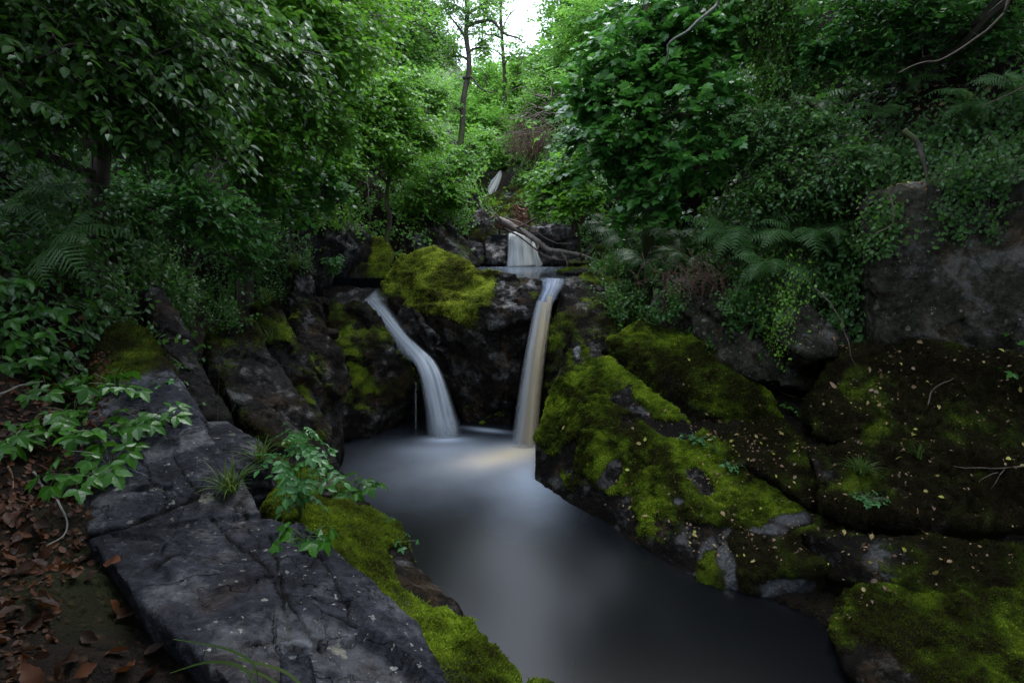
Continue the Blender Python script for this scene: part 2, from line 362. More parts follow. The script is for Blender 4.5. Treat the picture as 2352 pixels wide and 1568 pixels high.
ground = link('ground', gme, M['ground']); tag(ground, 'dark damp ravine ground of soil, leaf litter and moss under the plants', None, None, 'structure')

# ------------------------------------------------------------------ rocks
ROCKS = {}
def facets(V, amp, seed, aniso=None, dens=1.0):
    """chipped rock: cells round random seeds, each cell a tilted plane"""
    rg = np.random.default_rng(100 + seed); lo, hi = V.min(0), V.max(0); cell = .42 / dens
    n = int(np.clip(np.prod((hi - lo) / cell + .6), 8, 260)); Sd = lo + (hi - lo) * rg.random((n, 3)); T = nrm(rg.normal(size=(n, 3))); O = rg.normal(size=n)
    Q = V + np.stack([fbm(V, 3.2, 3, seed + k) for k in (61, 65, 69)], -1) * .16
    B = np.eye(3)
    if aniso is not None: a = nrm(np.array(aniso, float)); B = np.eye(3) - .72 * np.outer(a, a)
    out = np.empty(len(V)); SB = Sd @ B
    for i in range(0, len(V), 20000):
        q = Q[i:i + 20000] @ B; D = ((q[:, None] - SB[None]) ** 2).sum(-1); j = D.argmin(1)
        out[i:i + 20000] = ((Q[i:i + 20000] - Sd[j]) * T[j]).sum(1) / cell * .9 + O[j] * .45
    return out * amp
def moss_tone(W, nz, b): return np.clip(.34 + b + fbm(W, 1.7, 3, 70) * 1.25 + fbm(W, 6, 3, 74) * .75 + (nz - .5) * .30, 0, 1)
def rock(name, label, hulls, mat='rockm', vox=.03, amp=.08, fs=1.6, moss=0.3, mup=.6, strata=None, thick=(0, .5, -.9), smooth=6, seed=0, fuzz=1.0,
         cat='rock', group=None, mossamp=.02, fuzzmat='moss', blockiness=0.0, mzone=None, mtone=0.0, fine=.014, cracks=None, wetspots=None, aniso=None):
    """closed rock: hulls of surveyed points with real thickness, fused, weathered by 3-D noise"""
    bm = bmesh.new()
    for hl in hulls:
        th = np.array(thick, float)
        pts = hl
        if isinstance(hl, dict): pts = hl['p']; th = np.array(hl.get('t', thick), float)
        P = [at(*q) for q in pts]; P = P + [p + th for p in P]
        vs = [bm.verts.new(p) for p in P]
        r = bmesh.ops.convex_hull(bm, input=vs)
        dead = [e for e in r['geom_interior'] if isinstance(e, bmesh.types.BMVert)] + [e for e in r['geom_unused'] if isinstance(e, bmesh.types.BMVert)]
        bmesh.ops.delete(bm, geom=list(set(dead)), context='VERTS')
    me = bpy.data.meshes.new('tmp'); bm.to_mesh(me); bm.free()
    o = bpy.data.objects.new('tmp', me); C.objects.link(o)
    md = o.modifiers.new('r', 'REMESH'); md.mode = 'VOXEL'; md.voxel_size = vox; md.adaptivity = 0
    sm = o.modifiers.new('s', 'SMOOTH'); sm.factor = .5; sm.iterations = smooth
    dg = bpy.context.evaluated_depsgraph_get(); m2 = bpy.data.meshes.new_from_object(o.evaluated_get(dg))
    bpy.data.objects.remove(o); bpy.data.meshes.remove(me)
    n = len(m2.vertices); V = np.empty(n * 3, np.float32); m2.vertices.foreach_get('co', V); V = V.reshape(-1, 3).astype(float)
    N = np.empty(n * 3, np.float32); m2.vertices.foreach_get('normal', N); N = N.reshape(-1, 3).astype(float)
    S = V + seed * 5.3
    d = fbm(S, fs, 3, seed) * amp + fbm(S, fs * 3.1, 4, seed + 3, .55) * amp * .30
    if blockiness:
        d += facets(V, blockiness, seed, aniso, .75) + facets(V, blockiness * .16, seed + 7, aniso, 2.6)
    if strata is not None:
        dv, fr, am = np.array(strata[0], float), strata[1], strata[2]; dv /= np.linalg.norm(dv)
        ph = V @ dv * fr + fbm(S, 1.2, 3, seed + 20) * 1.6
        saw = ph - np.floor(ph); d += am * (sstep(0, .75, saw) - sstep(.78, 1, saw) - .4) * (0.5 + fbm(S, 1.4, 2, seed + 30))
    V1 = V + N * d[:, None]
    V1 += N * (fbm(S, 9, 5, seed + 5, .7) * fine)[:, None]
    m2.vertices.foreach_set('co', V1.astype(np.float32).ravel()); m2.update()
    m2.vertices.foreach_get('normal', nn := np.empty(n * 3, np.float32)); N2 = nn.reshape(-1, 3).astype(float)
    mm = moss + (N2[:, 2] - .35) * mup + fbm(S, 1.5, 4, seed + 40) * .9
    if mzone is not None: mm = mm + mzone(V1)
    wsp = np.zeros(n)
    if wetspots:
        rel = V1 - np.array((0, 0, CAM_H)); dep = rel[:, 1] * CP - rel[:, 2] * SP
        px = 1176 + FPX * rel[:, 0] / dep; py = 784 - FPX * (rel[:, 1] * SP + rel[:, 2] * CP) / dep
        for (x0, y0, rx, ry) in wetspots: wsp = np.maximum(wsp, sstep(1.5, .3, np.hypot((px - x0) / rx, (py - y0) / ry) + fbm(V1, 4, 3, 15) * .8))
        mm = mm - wsp * 1.1
    mk = np.clip(mm, 0, 1)
    lump = np.abs(fbm(S, 8, 3, seed + 50)) * 2.2 + fbm(S, 30, 2, seed + 55) * .5
    V2 = V1 + N2 * (sstep(.3, .8, mk) * mossamp * (0.4 + lump))[:, None]
    m2.vertices.foreach_set('co', V2.astype(np.float32).ravel())
    a = m2.attributes.new('moss', 'FLOAT', 'POINT'); a.data.foreach_set('value', mk.astype(np.float32))
    tone = moss_tone(V2, N2[:, 2], mtone)
    a = m2.attributes.new('mtone', 'FLOAT', 'POINT'); a.data.foreach_set('value', tone.astype(np.float32))
    m2.update(); m2.polygons.foreach_set('use_smooth', np.ones(len(m2.polygons), bool))
    ck = np.zeros(n)
    if cracks:
        rel = V2 - np.array((0, 0, CAM_H)); dep = rel[:, 1] * CP - rel[:, 2] * SP
        px = 1176 + FPX * rel[:, 0] / dep; py = 784 - FPX * (rel[:, 1] * SP + rel[:, 2] * CP) / dep
        jx = fbm(V2, 9, 3, 90) * 14; jy = fbm(V2, 9, 3, 94) * 14
        for wd, pl in cracks:
            for (x0, y0), (x1, y1) in zip(pl[:-1], pl[1:]):
                tt = np.clip(((px + jx - x0) * (x1 - x0) + (py + jy - y0) * (y1 - y0)) / ((x1 - x0) ** 2 + (y1 - y0) ** 2), 0, 1)
                dm = np.hypot(px + jx - x0 - tt * (x1 - x0), py + jy - y0 - tt * (y1 - y0)) * dep / FPX
                ck = np.maximum(ck, sstep(wd, wd * .3, dm) * (N2[:, 2] > .2))
        V2 = V2 - N2 * (ck * .010)[:, None]; m2.vertices.foreach_set('co', V2.astype(np.float32).ravel())
    a = m2.attributes.new('wetspot', 'FLOAT', 'POINT'); a.data.foreach_set('value', wsp.astype(np.float32))
    a = m2.attributes.new('crack', 'FLOAT', 'POINT'); a.data.foreach_set('value', ck.astype(np.float32))
    cen = V2.mean(0); cen[2] = V2[:, 2].min()
    V3 = V2 - cen; m2.vertices.foreach_set('co', V3.astype(np.float32).ravel()); m2.update()
    root = empty(name, tuple(cen)); tag(root, label, cat, group)
    ro = link('stone_body', m2, M[mat], root)
    # material uses object coordinates: same scale, own offset
    if fuzz > 0:
        dist = max(2.0, np.linalg.norm(cen - np.array((0, 0, CAM_H))))
        np_ = len(m2.polygons); ar = np.empty(np_); m2.polygons.foreach_get('area', ar)
        fc = np.empty(np_ * 3); m2.polygons.foreach_get('center', fc); fc = fc.reshape(-1, 3)
        fn = np.empty(np_ * 3); m2.polygons.foreach_get('normal', fn); fn = fn.reshape(-1, 3)
        lv = np.empty(len(m2.loops), np.int32); m2.loops.foreach_get('vertex_index', lv); ls = np.empty(np_, np.int32); m2.polygons.foreach_get('loop_start', ls)
        fm = mk[lv[ls]]; face_cam = ((np.array((0, 0, CAM_H)) - (fc + cen)) * fn).sum(1) / dist
        wgt = ar * sstep(.42, .75, fm) * (face_cam > -.25)
        tot = wgt.sum()
        cnt = int(min(110000, tot * fuzz * 62000 / (dist * .42) ** 1.5))
        if cnt > 50:
            i = RNG.choice(np_, cnt, p=wgt / tot)
            jit = RNG.normal(size=(cnt, 3)) * vox * .5; jit -= (jit * fn[i]).sum(1)[:, None] * fn[i]
            pos = fc[i] + jit; hgt = (0.0035 + .0014 * dist) * (0.5 + RNG.random(cnt)); wd = hgt * .6
            up = nrm(fn[i] + RNG.normal(size=(cnt, 3)) * .55 + np.array((0, 0, .15))); sd = nrm(np.cross(up, RNG.normal(size=(cnt, 3))))
            b0 = pos - sd * wd[:, None] * .5 - up * .004; b1 = pos + sd * wd[:, None] * .5 - up * .004; tp = pos + up * hgt[:, None]
            FV = np.stack([b0, b1, tp], 1).reshape(-1, 3)
            W = pos + cen
            tn = np.clip(moss_tone(W, fn[i][:, 2], mtone) + RNG.normal(size=cnt) * .15, 0, 1)
            mo = link('moss', npmesh('moss', FV, np.arange(cnt * 3).reshape(-1, 3), np.repeat(tn, 3)), M[fuzzmat], root)
            mo['kind'] = 'stuff'
    ROCKS[label] = (root, ro, V3 + cen, N2, mk)
    return root

SL = (-.75, .1, .65)
# near left
SLAB_CRACKS = [(.012, [(195, 1238), (300, 1205), (400, 1165), (470, 1140), (500, 1132)]), (.007, [(318, 1035), (345, 1100), (385, 1148)]), (.006, [(398, 1045), (430, 1110), (455, 1135)]),
    (.008, [(480, 1190), (530, 1240), (585, 1275), (620, 1310), (650, 1370)]), (.010, [(618, 1225), (638, 1290), (652, 1340), (658, 1400), (660, 1450), (672, 1500), (680, 1570)]),
    (.006, [(652, 1350), (690, 1420), (735, 1490), (790, 1535)]), (.005, [(560, 1205), (590, 1240), (600, 1285)]), (.005, [(700, 1230), (770, 1330), (800, 1420)]), (.005, [(300, 1320), (340, 1300), (420, 1275)]),
    (.009, [(470, 1505), (520, 1490), (590, 1480), (655, 1462)]), (.022, [(505, 1140), (545, 1165), (565, 1185)]), (.006, [(740, 1400), (830, 1440), (900, 1520)]), (.006, [(250, 960), (330, 940), (420, 985)])]
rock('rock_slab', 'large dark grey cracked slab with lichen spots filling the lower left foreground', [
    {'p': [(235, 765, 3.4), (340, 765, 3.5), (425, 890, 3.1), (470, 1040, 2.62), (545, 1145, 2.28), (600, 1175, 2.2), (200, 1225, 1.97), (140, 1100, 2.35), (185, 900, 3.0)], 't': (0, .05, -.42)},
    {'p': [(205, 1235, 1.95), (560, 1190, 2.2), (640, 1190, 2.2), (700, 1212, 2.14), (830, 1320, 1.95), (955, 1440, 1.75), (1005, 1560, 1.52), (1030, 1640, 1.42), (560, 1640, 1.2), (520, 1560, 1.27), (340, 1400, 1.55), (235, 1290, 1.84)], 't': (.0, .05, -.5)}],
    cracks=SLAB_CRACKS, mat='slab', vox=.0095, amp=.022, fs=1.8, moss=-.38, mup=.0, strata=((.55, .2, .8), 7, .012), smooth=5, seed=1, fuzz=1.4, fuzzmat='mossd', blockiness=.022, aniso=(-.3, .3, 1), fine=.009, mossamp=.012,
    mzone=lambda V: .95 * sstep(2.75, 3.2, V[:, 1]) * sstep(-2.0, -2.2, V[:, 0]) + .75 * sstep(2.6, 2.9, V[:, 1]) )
rock('mossy_ledge', 'bright moss covered ledge dropping from the foreground slab into the pool', [
    {'p': [(750, 1085, 3.45), (800, 1150, 3.1), (900, 1205, 2.78), (960, 1300, 2.42), (1000, 1345, 2.3), (1045, 1460, 2.06), (1110, 1500, 1.98), (1195, 1560, 1.84), (1210, 1640, 1.7), (1000, 1640, 1.45), (985, 1490, 1.78), (830, 1350, 2.08), (700, 1230, 2.3), (620, 1160, 2.6), (660, 1080, 3.2)], 't': (-.12, .0, -1.75)}],
    vox=.02, amp=.07, fs=2.2, moss=.62, mup=.3, smooth=6, seed=2, mtone=-.16, fuzz=2.2, mossamp=.03, mzone=lambda V: -.5 * sstep(.9, .4, V[:, 2]) - .8 * sstep(.25, .4, pn(V * 2.2 + 9)))
rock('small_rock', 'small wet stone at the water edge below the mossy ledge', [
    {'p': [(1208, 1556, 1.98), (1250, 1545, 2.0), (1290, 1556, 1.97), (1300, 1610, 1.9), (1205, 1610, 1.88)], 't': (0, .1, -1.8)}], mat='rock', vox=.02, amp=.03, moss=.3, seed=3)
# left tilted strata
TS = ((.85, .1, .55), 4, .02)
rock('tilted_rock', 'thin tilted grey slab above the herbs at the left, ivy beside it', [
    {'p': [(335, 640, 4.7), (375, 650, 4.7), (440, 770, 4.45), (470, 850, 4.3), (530, 965, 4.0), (470, 960, 3.85), (400, 870, 4.0), (350, 770, 4.3)], 't': (-.25, .15, -1.1)}],
    mat='rock', vox=.02, amp=.03, moss=.0, mup=.35, strata=TS, aniso=(.6, .3, -.75), seed=4, fuzz=.6, fuzzmat='mossd', blockiness=.04)
rock('tilted_rock', 'broad brown-grey tilted slab behind the pale leafy plant, left of the pool', [
    {'p': [(470, 750, 5.5), (560, 740, 5.7), (600, 760, 5.6), (660, 850, 5.3), (735, 960, 4.9), (770, 1060, 4.6), (790, 1120, 4.35), (640, 1090, 4.1), (560, 990, 4.5), (500, 860, 4.9)], 't': (-.35, .15, -1.3)}],
    mat='rock', vox=.024, amp=.045, moss=.22, mup=.35, strata=TS, aniso=(.6, .3, -.75), seed=5, fuzz=.6, fuzzmat='mossd', blockiness=.05)
rock('tilted_rock', 'tall steep rock fin with a moss edge at the left shore of the pool', [
    {'p': [(675, 610, 7.1), (705, 600, 7.2), (745, 700, 7.0), (768, 800, 6.85), (786, 900, 6.75), (790, 1040, 6.45), (785, 1090, 6.2), (740, 1000, 6.1), (690, 880, 6.3), (655, 740, 6.7)], 't': (-.4, .25, -1.2)}],
    mat='rockm', vox=.024, amp=.05, moss=.3, mup=.5, strata=TS, aniso=(.6, .3, -.75), seed=6, fuzz=.8, blockiness=.06)
rock('tilted_rock', 'narrow grey and rust fin between the broad slab and tall fin', [
    {'p': [(585, 700, 6.3), (640, 690, 6.4), (690, 790, 6.2), (730, 880, 6.0), (770, 990, 5.7), (760, 1060, 5.4), (700, 960, 5.6), (620, 820, 6.0)], 't': (-.4, .2, -1.2)}],
    mat='rock', vox=.024, amp=.045, moss=.28, mup=.4, strata=TS, aniso=(.6, .3, -.75), seed=7, fuzz=.8, fuzzmat='mossd', blockiness=.06)
rock('ledge_rock', 'small flat wet ledge with fallen leaves in the hollow behind the big slab', [
    {'p': [(455, 965, 3.6), (520, 965, 3.7), (600, 1010, 3.5), (620, 1060, 3.25), (560, 1080, 3.05), (470, 1040, 3.1)], 't': (0, .1, -.8)}],
    mat='slab', vox=.02, amp=.03, moss=-.2, mup=.1, strata=((0, .4, 1), 14, .015), seed=8, fuzz=.6)
rock('mossy_mound', 'rounded moss cap at the head of the foreground slab beside the herbs', [
    {'p': [(240, 760, 3.45), (290, 740, 3.5), (345, 765, 3.5), (360, 830, 3.38), (330, 890, 3.2), (240, 860, 3.2)], 't': (0, .15, -.45)}],
    vox=.02, amp=.04, moss=.9, mup=.2, seed=9, fuzz=1.5, fuzzmat='mossd')
# around the falls
rock('cliff_rock', 'dark damp cliff at the left of the left fall, moss along its top', [
    {'p': [(752, 680, 8.6), (830, 690, 8.6), (862, 720, 8.5), (900, 770, 8.45), (945, 830, 8.35), (960, 870, 8.3), (930, 900, 8.1), (900, 960, 8.0), (860, 1010, 7.75), (790, 1015, 7.5), (760, 850, 7.7)], 't': (-.1, .8, -1.6)}],
    vox=.035, amp=.12, moss=.38, mup=.5, strata=((.8, .1, -.5), 2.4, .03), seed=10, mtone=-.12, fuzz=.7, fuzzmat='mossd', blockiness=.05)
rock('waterfall_boulder', 'big domed boulder with bright yellow-green moss standing between the two falls', [
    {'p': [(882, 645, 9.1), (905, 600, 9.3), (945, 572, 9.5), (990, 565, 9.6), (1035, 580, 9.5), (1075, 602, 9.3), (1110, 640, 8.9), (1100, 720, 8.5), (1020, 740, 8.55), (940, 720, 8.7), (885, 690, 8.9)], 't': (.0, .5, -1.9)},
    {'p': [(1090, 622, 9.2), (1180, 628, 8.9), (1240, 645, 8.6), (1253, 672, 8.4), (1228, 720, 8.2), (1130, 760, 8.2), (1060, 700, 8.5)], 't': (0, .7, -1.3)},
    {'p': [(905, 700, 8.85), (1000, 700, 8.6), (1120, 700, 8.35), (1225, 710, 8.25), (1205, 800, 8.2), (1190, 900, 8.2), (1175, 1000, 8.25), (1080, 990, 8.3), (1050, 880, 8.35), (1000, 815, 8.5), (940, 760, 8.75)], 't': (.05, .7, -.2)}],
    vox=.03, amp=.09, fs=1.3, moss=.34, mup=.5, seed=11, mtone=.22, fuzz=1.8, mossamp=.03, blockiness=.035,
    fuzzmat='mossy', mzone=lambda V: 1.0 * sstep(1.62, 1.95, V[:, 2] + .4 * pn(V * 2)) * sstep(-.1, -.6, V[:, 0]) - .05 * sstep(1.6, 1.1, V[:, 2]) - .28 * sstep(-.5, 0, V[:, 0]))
rock('wet_rock', 'glinting wet stones beside the left fall, below the domed boulder', [
    {'p': [(915, 690, 8.75), (950, 700, 8.6), (985, 770, 8.45), (960, 790, 8.4), (900, 730, 8.6)], 't': (.05, .3, -.5)},
    {'p': [(975, 780, 8.4), (1030, 790, 8.3), (1040, 830, 8.2), (990, 825, 8.25)], 't': (.05, .3, -.5)},
    {'p': [(960, 740, 8.5), (1000, 760, 8.4), (1010, 800, 8.3), (960, 800, 8.4)], 't': (.05, .3, -.4)}],
    mat='rock', vox=.025, amp=.06, moss=-.3, mup=.1, seed=12, fuzz=0, blockiness=.07)
rock('cliff_rock', 'moss streaked rock wall just right of the right fall', [
    {'p': [(1285, 655, 8.5), (1300, 635, 8.8), (1350, 622, 9.0), (1420, 640, 8.8), (1440, 740, 8.0), (1400, 800, 7.6), (1330, 820, 7.5), (1290, 900, 7.6), (1258, 1020, 7.5), (1245, 900, 7.9), (1262, 780, 8.1)], 't': (.3, .8, -1.2)}],
    vox=.035, amp=.1, moss=.45, mup=.4, strata=((.9, .2, -.2), 3, .03), seed=13, mtone=-.12, fuzz=.9, mossamp=.03)
rock('boulder', 'moss topped boulder behind the domed one, upper of the two at its left', [
    {'p': [(806, 565, 10.1), (835, 543, 10.2), (880, 545, 10.2), (908, 590, 9.95), (900, 612, 9.8), (830, 612, 9.8), (800, 600, 9.9)], 't': (0, .6, -.5)}], vox=.04, amp=.06, moss=.55, mup=.6, seed=14, fuzz=1.4, fuzzmat='mossy')
rock('boulder', 'dark flat boulder with thin moss, lower of the two left of the domed boulder', [
    {'p': [(800, 622, 9.45), (830, 606, 9.6), (885, 605, 9.6), (900, 630, 9.5), (880, 660, 9.3), (820, 655, 9.25), (798, 645, 9.3)], 't': (0, .4, -.15)}], vox=.035, amp=.05, moss=.25, mup=.7, seed=15, fuzz=1, fuzzmat='mossd')
rock('cliff_rock', 'mossy back cliff under the bushes left of the upper fall', [
    {'p': [(905, 440, 12.2), (960, 430, 12.2), (1000, 470, 12), (1060, 530, 11.6), (1112, 610, 11.0), (1060, 612, 10.6), (1000, 590, 10.7), (900, 560, 11.0), (850, 500, 11.6)], 't': (-.3, 1.2, -.6)},
    {'p': [(740, 500, 11.2), (860, 470, 11.6), (930, 520, 11.2), (930, 600, 10.8), (820, 610, 10.7), (730, 600, 10.6)], 't': (-.3, 1, -.8)},
    {'p': [(1000, 420, 13), (1080, 440, 12.8), (1130, 500, 12.2), (1135, 560, 11.9), (1060, 560, 11.8), (1000, 500, 12.3)], 't': (-.3, 1, -.6)}],
    vox=.05, amp=.2, fs=1.2, moss=.2, mup=.6, strata=((.7, .1, .6), 2, .1), seed=16, fuzz=1, fuzzmat='mossd')
rock('cliff_rock', 'shadowed rock face under drooping leaves at the left, above the pool', [
    {'p': [(650, 470, 9.5), (760, 460, 10), (840, 520, 10.2), (840, 600, 9.8), (780, 680, 9.2), (720, 640, 8.8), (660, 560, 9)], 't': (-.8, 1, -1.5)}],
    mat='rock', vox=.05, amp=.2, fs=1.3, moss=.05, mup=.5, strata=((.7, .1, .6), 2.4, .1), seed=17, fuzz=1, fuzzmat='mossd', blockiness=.08)
# upper fall
rock('wet_rock', 'dark wet stone block at the left of the upper fall', [
    {'p': [(1110, 545, 11.6), (1160, 540, 11.6), (1166, 560, 11.4), (1165, 607, 11.0), (1115, 607, 11.0)], 't': (0, .8, -.3)}], mat='rock', vox=.035, amp=.06, moss=-.2, seed=18, fuzz=0, strata=((0, .1, 1), 7, .03))
rock('wet_rock', 'dark wet stones heaped at the right of the upper fall under the log', [
    {'p': [(1215, 525, 12.2), (1290, 515, 12.3), (1350, 520, 12.3), (1345, 590, 11.5), (1290, 605, 11.2), (1240, 605, 11.05), (1232, 560, 11.5)], 't': (.1, .8, -.4)},
    {'p': [(1290, 500, 12.6), (1370, 490, 12.8), (1380, 560, 12), (1300, 560, 12)], 't': (.1, .8, -.4)}], mat='rock', vox=.04, amp=.14, fs=2.4, moss=-.05, mup=.3, seed=19, fuzz=0, blockiness=.12)
rock('wet_rock', 'layered dark rock shelf left of the upper pool, running back to the mossy cliff', [
    {'p': [(990, 560, 11.9), (1050, 545, 11.9), (1115, 550, 11.7), (1120, 606, 11.15), (1060, 612, 11.0), (990, 612, 11.0)], 't': (0, .8, -.3)}], mat='rock', vox=.035, amp=.08, moss=.1, mup=.4, seed=28, fuzz=.6, fuzzmat='mossd', strata=((0, .1, 1), 6, .03), blockiness=.08)
rock('wet_rock', 'dark broken rock wall right of the upper fall behind the thin end of the log', [
    {'p': [(1340, 520, 12.2), (1420, 500, 12.2), (1450, 600, 11.0), (1400, 612, 10.8), (1345, 606, 11.1)], 't': (.2, .8, -.3)}], mat='rock', vox=.035, amp=.1, moss=.05, mup=.4, seed=29, fuzz=.6, fuzzmat='mossd', blockiness=.1)
rock('wet_rock', 'wet dark sill the left stream slips over before sliding down the rock', [
    {'p': [(700, 690, 9.0), (760, 668, 9.2), (850, 668, 9.15), (890, 672, 9.0), (880, 700, 8.75), (780, 705, 8.75)], 't': (0, .5, -1.2)}], mat='rock', vox=.03, amp=.07, moss=.0, mup=.5, seed=46, fuzz=.6, fuzzmat='mossd', blockiness=.07)
rock('wet_rock', 'low backing ledge the upper fall pours over', [
    {'p': [(1150, 546, 11.6), (1246, 546, 11.6), (1246, 608, 11.2), (1150, 608, 11.2)], 't': (0, .8, -.3)}], mat='rock', vox=.04, amp=.03, moss=-.3, seed=20, fuzz=0)
for k, (a_, lab) in enumerate((
    ([(1272, 620, 9.9), (1300, 612, 10.1), (1345, 614, 10.0), (1350, 624, 9.7), (1290, 628, 9.6)], 'low mossy stone islet in the upper pool, nearest the right fall'),
    ([(1300, 600, 10.9), (1330, 588, 11.1), (1362, 592, 11.0), (1365, 606, 10.6), (1310, 607, 10.6)], 'dark stone in the upper pool at the foot of the log'),
    ([(1330, 612, 10.2), (1375, 604, 10.3), (1410, 610, 10.2), (1400, 630, 9.7), (1340, 630, 9.7)], 'flat stone at the right margin of the upper pool under leaves'))):
    rock('pool_stone', lab, [{'p': a_, 't': (0, .2, -.35)}], mat='rock', vox=.03, amp=.04, moss=.15, seed=21 + k, fuzz=.6, cat='stone', group='stones in the upper pool')
rock('cliff_rock', 'brown mossy cliff behind the fallen log, beside the farthest fall', [
    {'p': [(1095, 462, 16.5), (1130, 468, 16.2), (1190, 430, 16.4), (1260, 420, 16.2), (1320, 430, 15.8), (1340, 500, 14.5), (1280, 530, 13.4), (1180, 530, 13.2), (1110, 520, 14.0)], 't': (0, 1.5, -1.0)}],
    vox=.055, amp=.16, fs=1.2, moss=.55, mup=.3, seed=25, fuzz=.8, fuzzmat='mossd', mossamp=.05)
rock('cliff_rock', 'mossy bank rock under the leaves right of the upper fall', [
    {'p': [(1290, 470, 13.5), (1370, 460, 13.2), (1430, 500, 12.4), (1440, 600, 11.0), (1400, 630, 10.4), (1370, 600, 11.0), (1350, 540, 12.2)], 't': (.5, 1, -.6)}],
    vox=.05, amp=.14, moss=.4, mup=.4, seed=26, fuzz=.8, fuzzmat='mossd', blockiness=.08)
rock('cliff_rock', 'dark rock step between the farthest fall and the root tangle', [
    {'p': [(1085, 455, 15.0), (1120, 470, 14.6), (1150, 500, 13.0), (1150, 545, 11.9), (1105, 550, 12.0), (1060, 500, 13.6)], 't': (-.2, 1, -.6)}],
    vox=.05, amp=.14, moss=.35, mup=.4, seed=27, fuzz=.8, fuzzmat='mossd', blockiness=.08)
# right side
rock('mossy_ridge', 'long humped rock ridge with bright green moss running down the right shore of the pool', [
    {'p': [(1293, 812, 7.0), (1325, 785, 7.1), (1390, 815, 7.0), (1480, 900, 6.4), (1560, 960, 6.0), (1235, 1000, 6.75), (1225, 1110, 6.35), (1290, 1165, 5.95), (1450, 1260, 5.05), (1420, 1000, 6.15), (1560, 1100, 5.4)], 't': (.3, .3, -1.2)},
    {'p': [(1400, 830, 6.9), (1500, 905, 6.35), (1640, 1015, 5.65), (1760, 1105, 5.15), (1860, 1165, 4.8), (1290, 1165, 5.95), (1450, 1262, 5.0), (1600, 1352, 4.38), (1560, 1130, 5.25), (1700, 1200, 4.85), (1800, 1240, 4.6), (1700, 1360, 4.35)], 't': (.3, .3, -.9)}],
    vox=.024, amp=.06, fs=1.3, moss=.82, mup=.35, seed=30, wetspots=[(1635, 1275, 26, 50), (1560, 1150, 14, 9), (1640, 1300, 12, 40), (1325, 800, 9, 26)], mtone=.10, fuzz=2.0, mossamp=.035, smooth=14, blockiness=.02,
    mzone=lambda V: -.75 * sstep(.38, .08, V[:, 2] + .3 * pn(V * 2.5)) - .8 * sstep(.36, .44, pn(V * 2.3 + 4)))
rock('mossy_rock', 'wide mossy rock with fallen leaves on it, behind the right shore ridge', [
    {'p': [(1390, 775, 7.3), (1470, 735, 7.6), (1560, 745, 7.5), (1640, 790, 7.0), (1700, 850, 6.6), (1765, 895, 6.25), (1790, 965, 6.0), (1700, 1010, 6.1), (1600, 1000, 6.4), (1500, 920, 6.9), (1400, 850, 7.3)], 't': (.3, .5, -.9)}],
    vox=.028, amp=.07, moss=.7, mup=.35, seed=31, mtone=-.02, fuzz=1.6, mossamp=.04, smooth=10)
rock('shore_rock', 'low dark shore rock with wet bluish patches at the end of the mossy ridge', [
    {'p': [(1700, 1195, 4.85), (1850, 1165, 4.75), (1990, 1215, 4.35), (1900, 1300, 4.15), (1880, 1390, 4.15), (1750, 1380, 4.2), (1600, 1355, 4.4), (1620, 1270, 4.6)], 't': (.2, .2, -.7)}],
    mat='rockm', vox=.024, amp=.09, fs=1.6, moss=.62, mup=.35, wetspots=[(1800, 1350, 70, 30), (1820, 1185, 45, 22), (1760, 1215, 40, 14), (1680, 1330, 14, 40), (1660, 1275, 22, 50)], seed=32, mtone=-0.1, fuzz=1.2, fuzzmat='mossd', mossamp=.03, smooth=8)
rock('shore_rock', 'upper of the two dark moss edged ledges at the lower right', [
    {'p': [(1840, 1225, 4.4), (1960, 1222, 4.3), (2080, 1235, 4.1), (2200, 1240, 3.95), (2360, 1255, 3.8), (2480, 1300, 3.5), (2480, 1400, 3.3), (2150, 1370, 3.6), (1900, 1330, 4.1)], 't': (.2, .3, -1.0)}],
    mat='rockm', vox=.026, amp=.08, fs=2, moss=.5, mup=.45, seed=33, mtone=-0.22, fuzz=1.4, fuzzmat='mossd', mossamp=.03, smooth=8)
rock('shore_rock', 'lower ledge in the bottom right corner with a patch of bright moss', [
    {'p': [(1880, 1385, 4.1), (2000, 1345, 3.9), (2150, 1360, 3.6), (2360, 1365, 3.4), (2500, 1400, 3.2), (2500, 1640, 2.6), (2050, 1640, 3.0), (1960, 1540, 3.3), (1900, 1450, 3.7)], 't': (.3, .2, -.9)}],
    mat='rockm', vox=.026, amp=.1, fs=2, moss=.3, mup=.35, seed=34, mtone=-.34, fuzz=1.4, mossamp=.03, smooth=8, mzone=lambda V: .55 * sstep(2.45, 2.75, V[:, 0]) - .3 * sstep(.4, .1, V[:, 2]))
rock('cliff_block', 'tall flat faced grey cliff block with pale lichen at the right edge', [
    {'p': [(2003, 450, 5.6), (2003, 800, 5.45), (2200, 800, 5.2), (2560, 830, 4.7), (2560, 400, 4.9), (2330, 400, 5.2), (2180, 430, 5.4), (2080, 420, 5.6)], 't': (.6, 1.4, -.2)}],
    mat='pale', vox=.028, amp=.035, fs=1.3, moss=.10, mup=.3, seed=35, mtone=-.28, fuzz=.4, fuzzmat='mossd', smooth=3, blockiness=.04, cat='cliff', mzone=lambda V: .5 * sstep(2.1, 1.9, V[:, 2]))
rock('angular_rock', 'angular pale grey rock jutting out under the ivy left of the tall cliff block', [
    {'p': [(1790, 700, 6.1), (1850, 690, 6.0), (1905, 745, 5.8), (1942, 780, 5.75), (1900, 800, 5.65), (1850, 812, 5.6), (1780, 780, 5.9)], 't': (.2, .5, -.2)}],
    mat='pale', vox=.018, amp=.02, moss=-.1, mup=.2, seed=36, fuzz=.4, smooth=1, blockiness=.12)
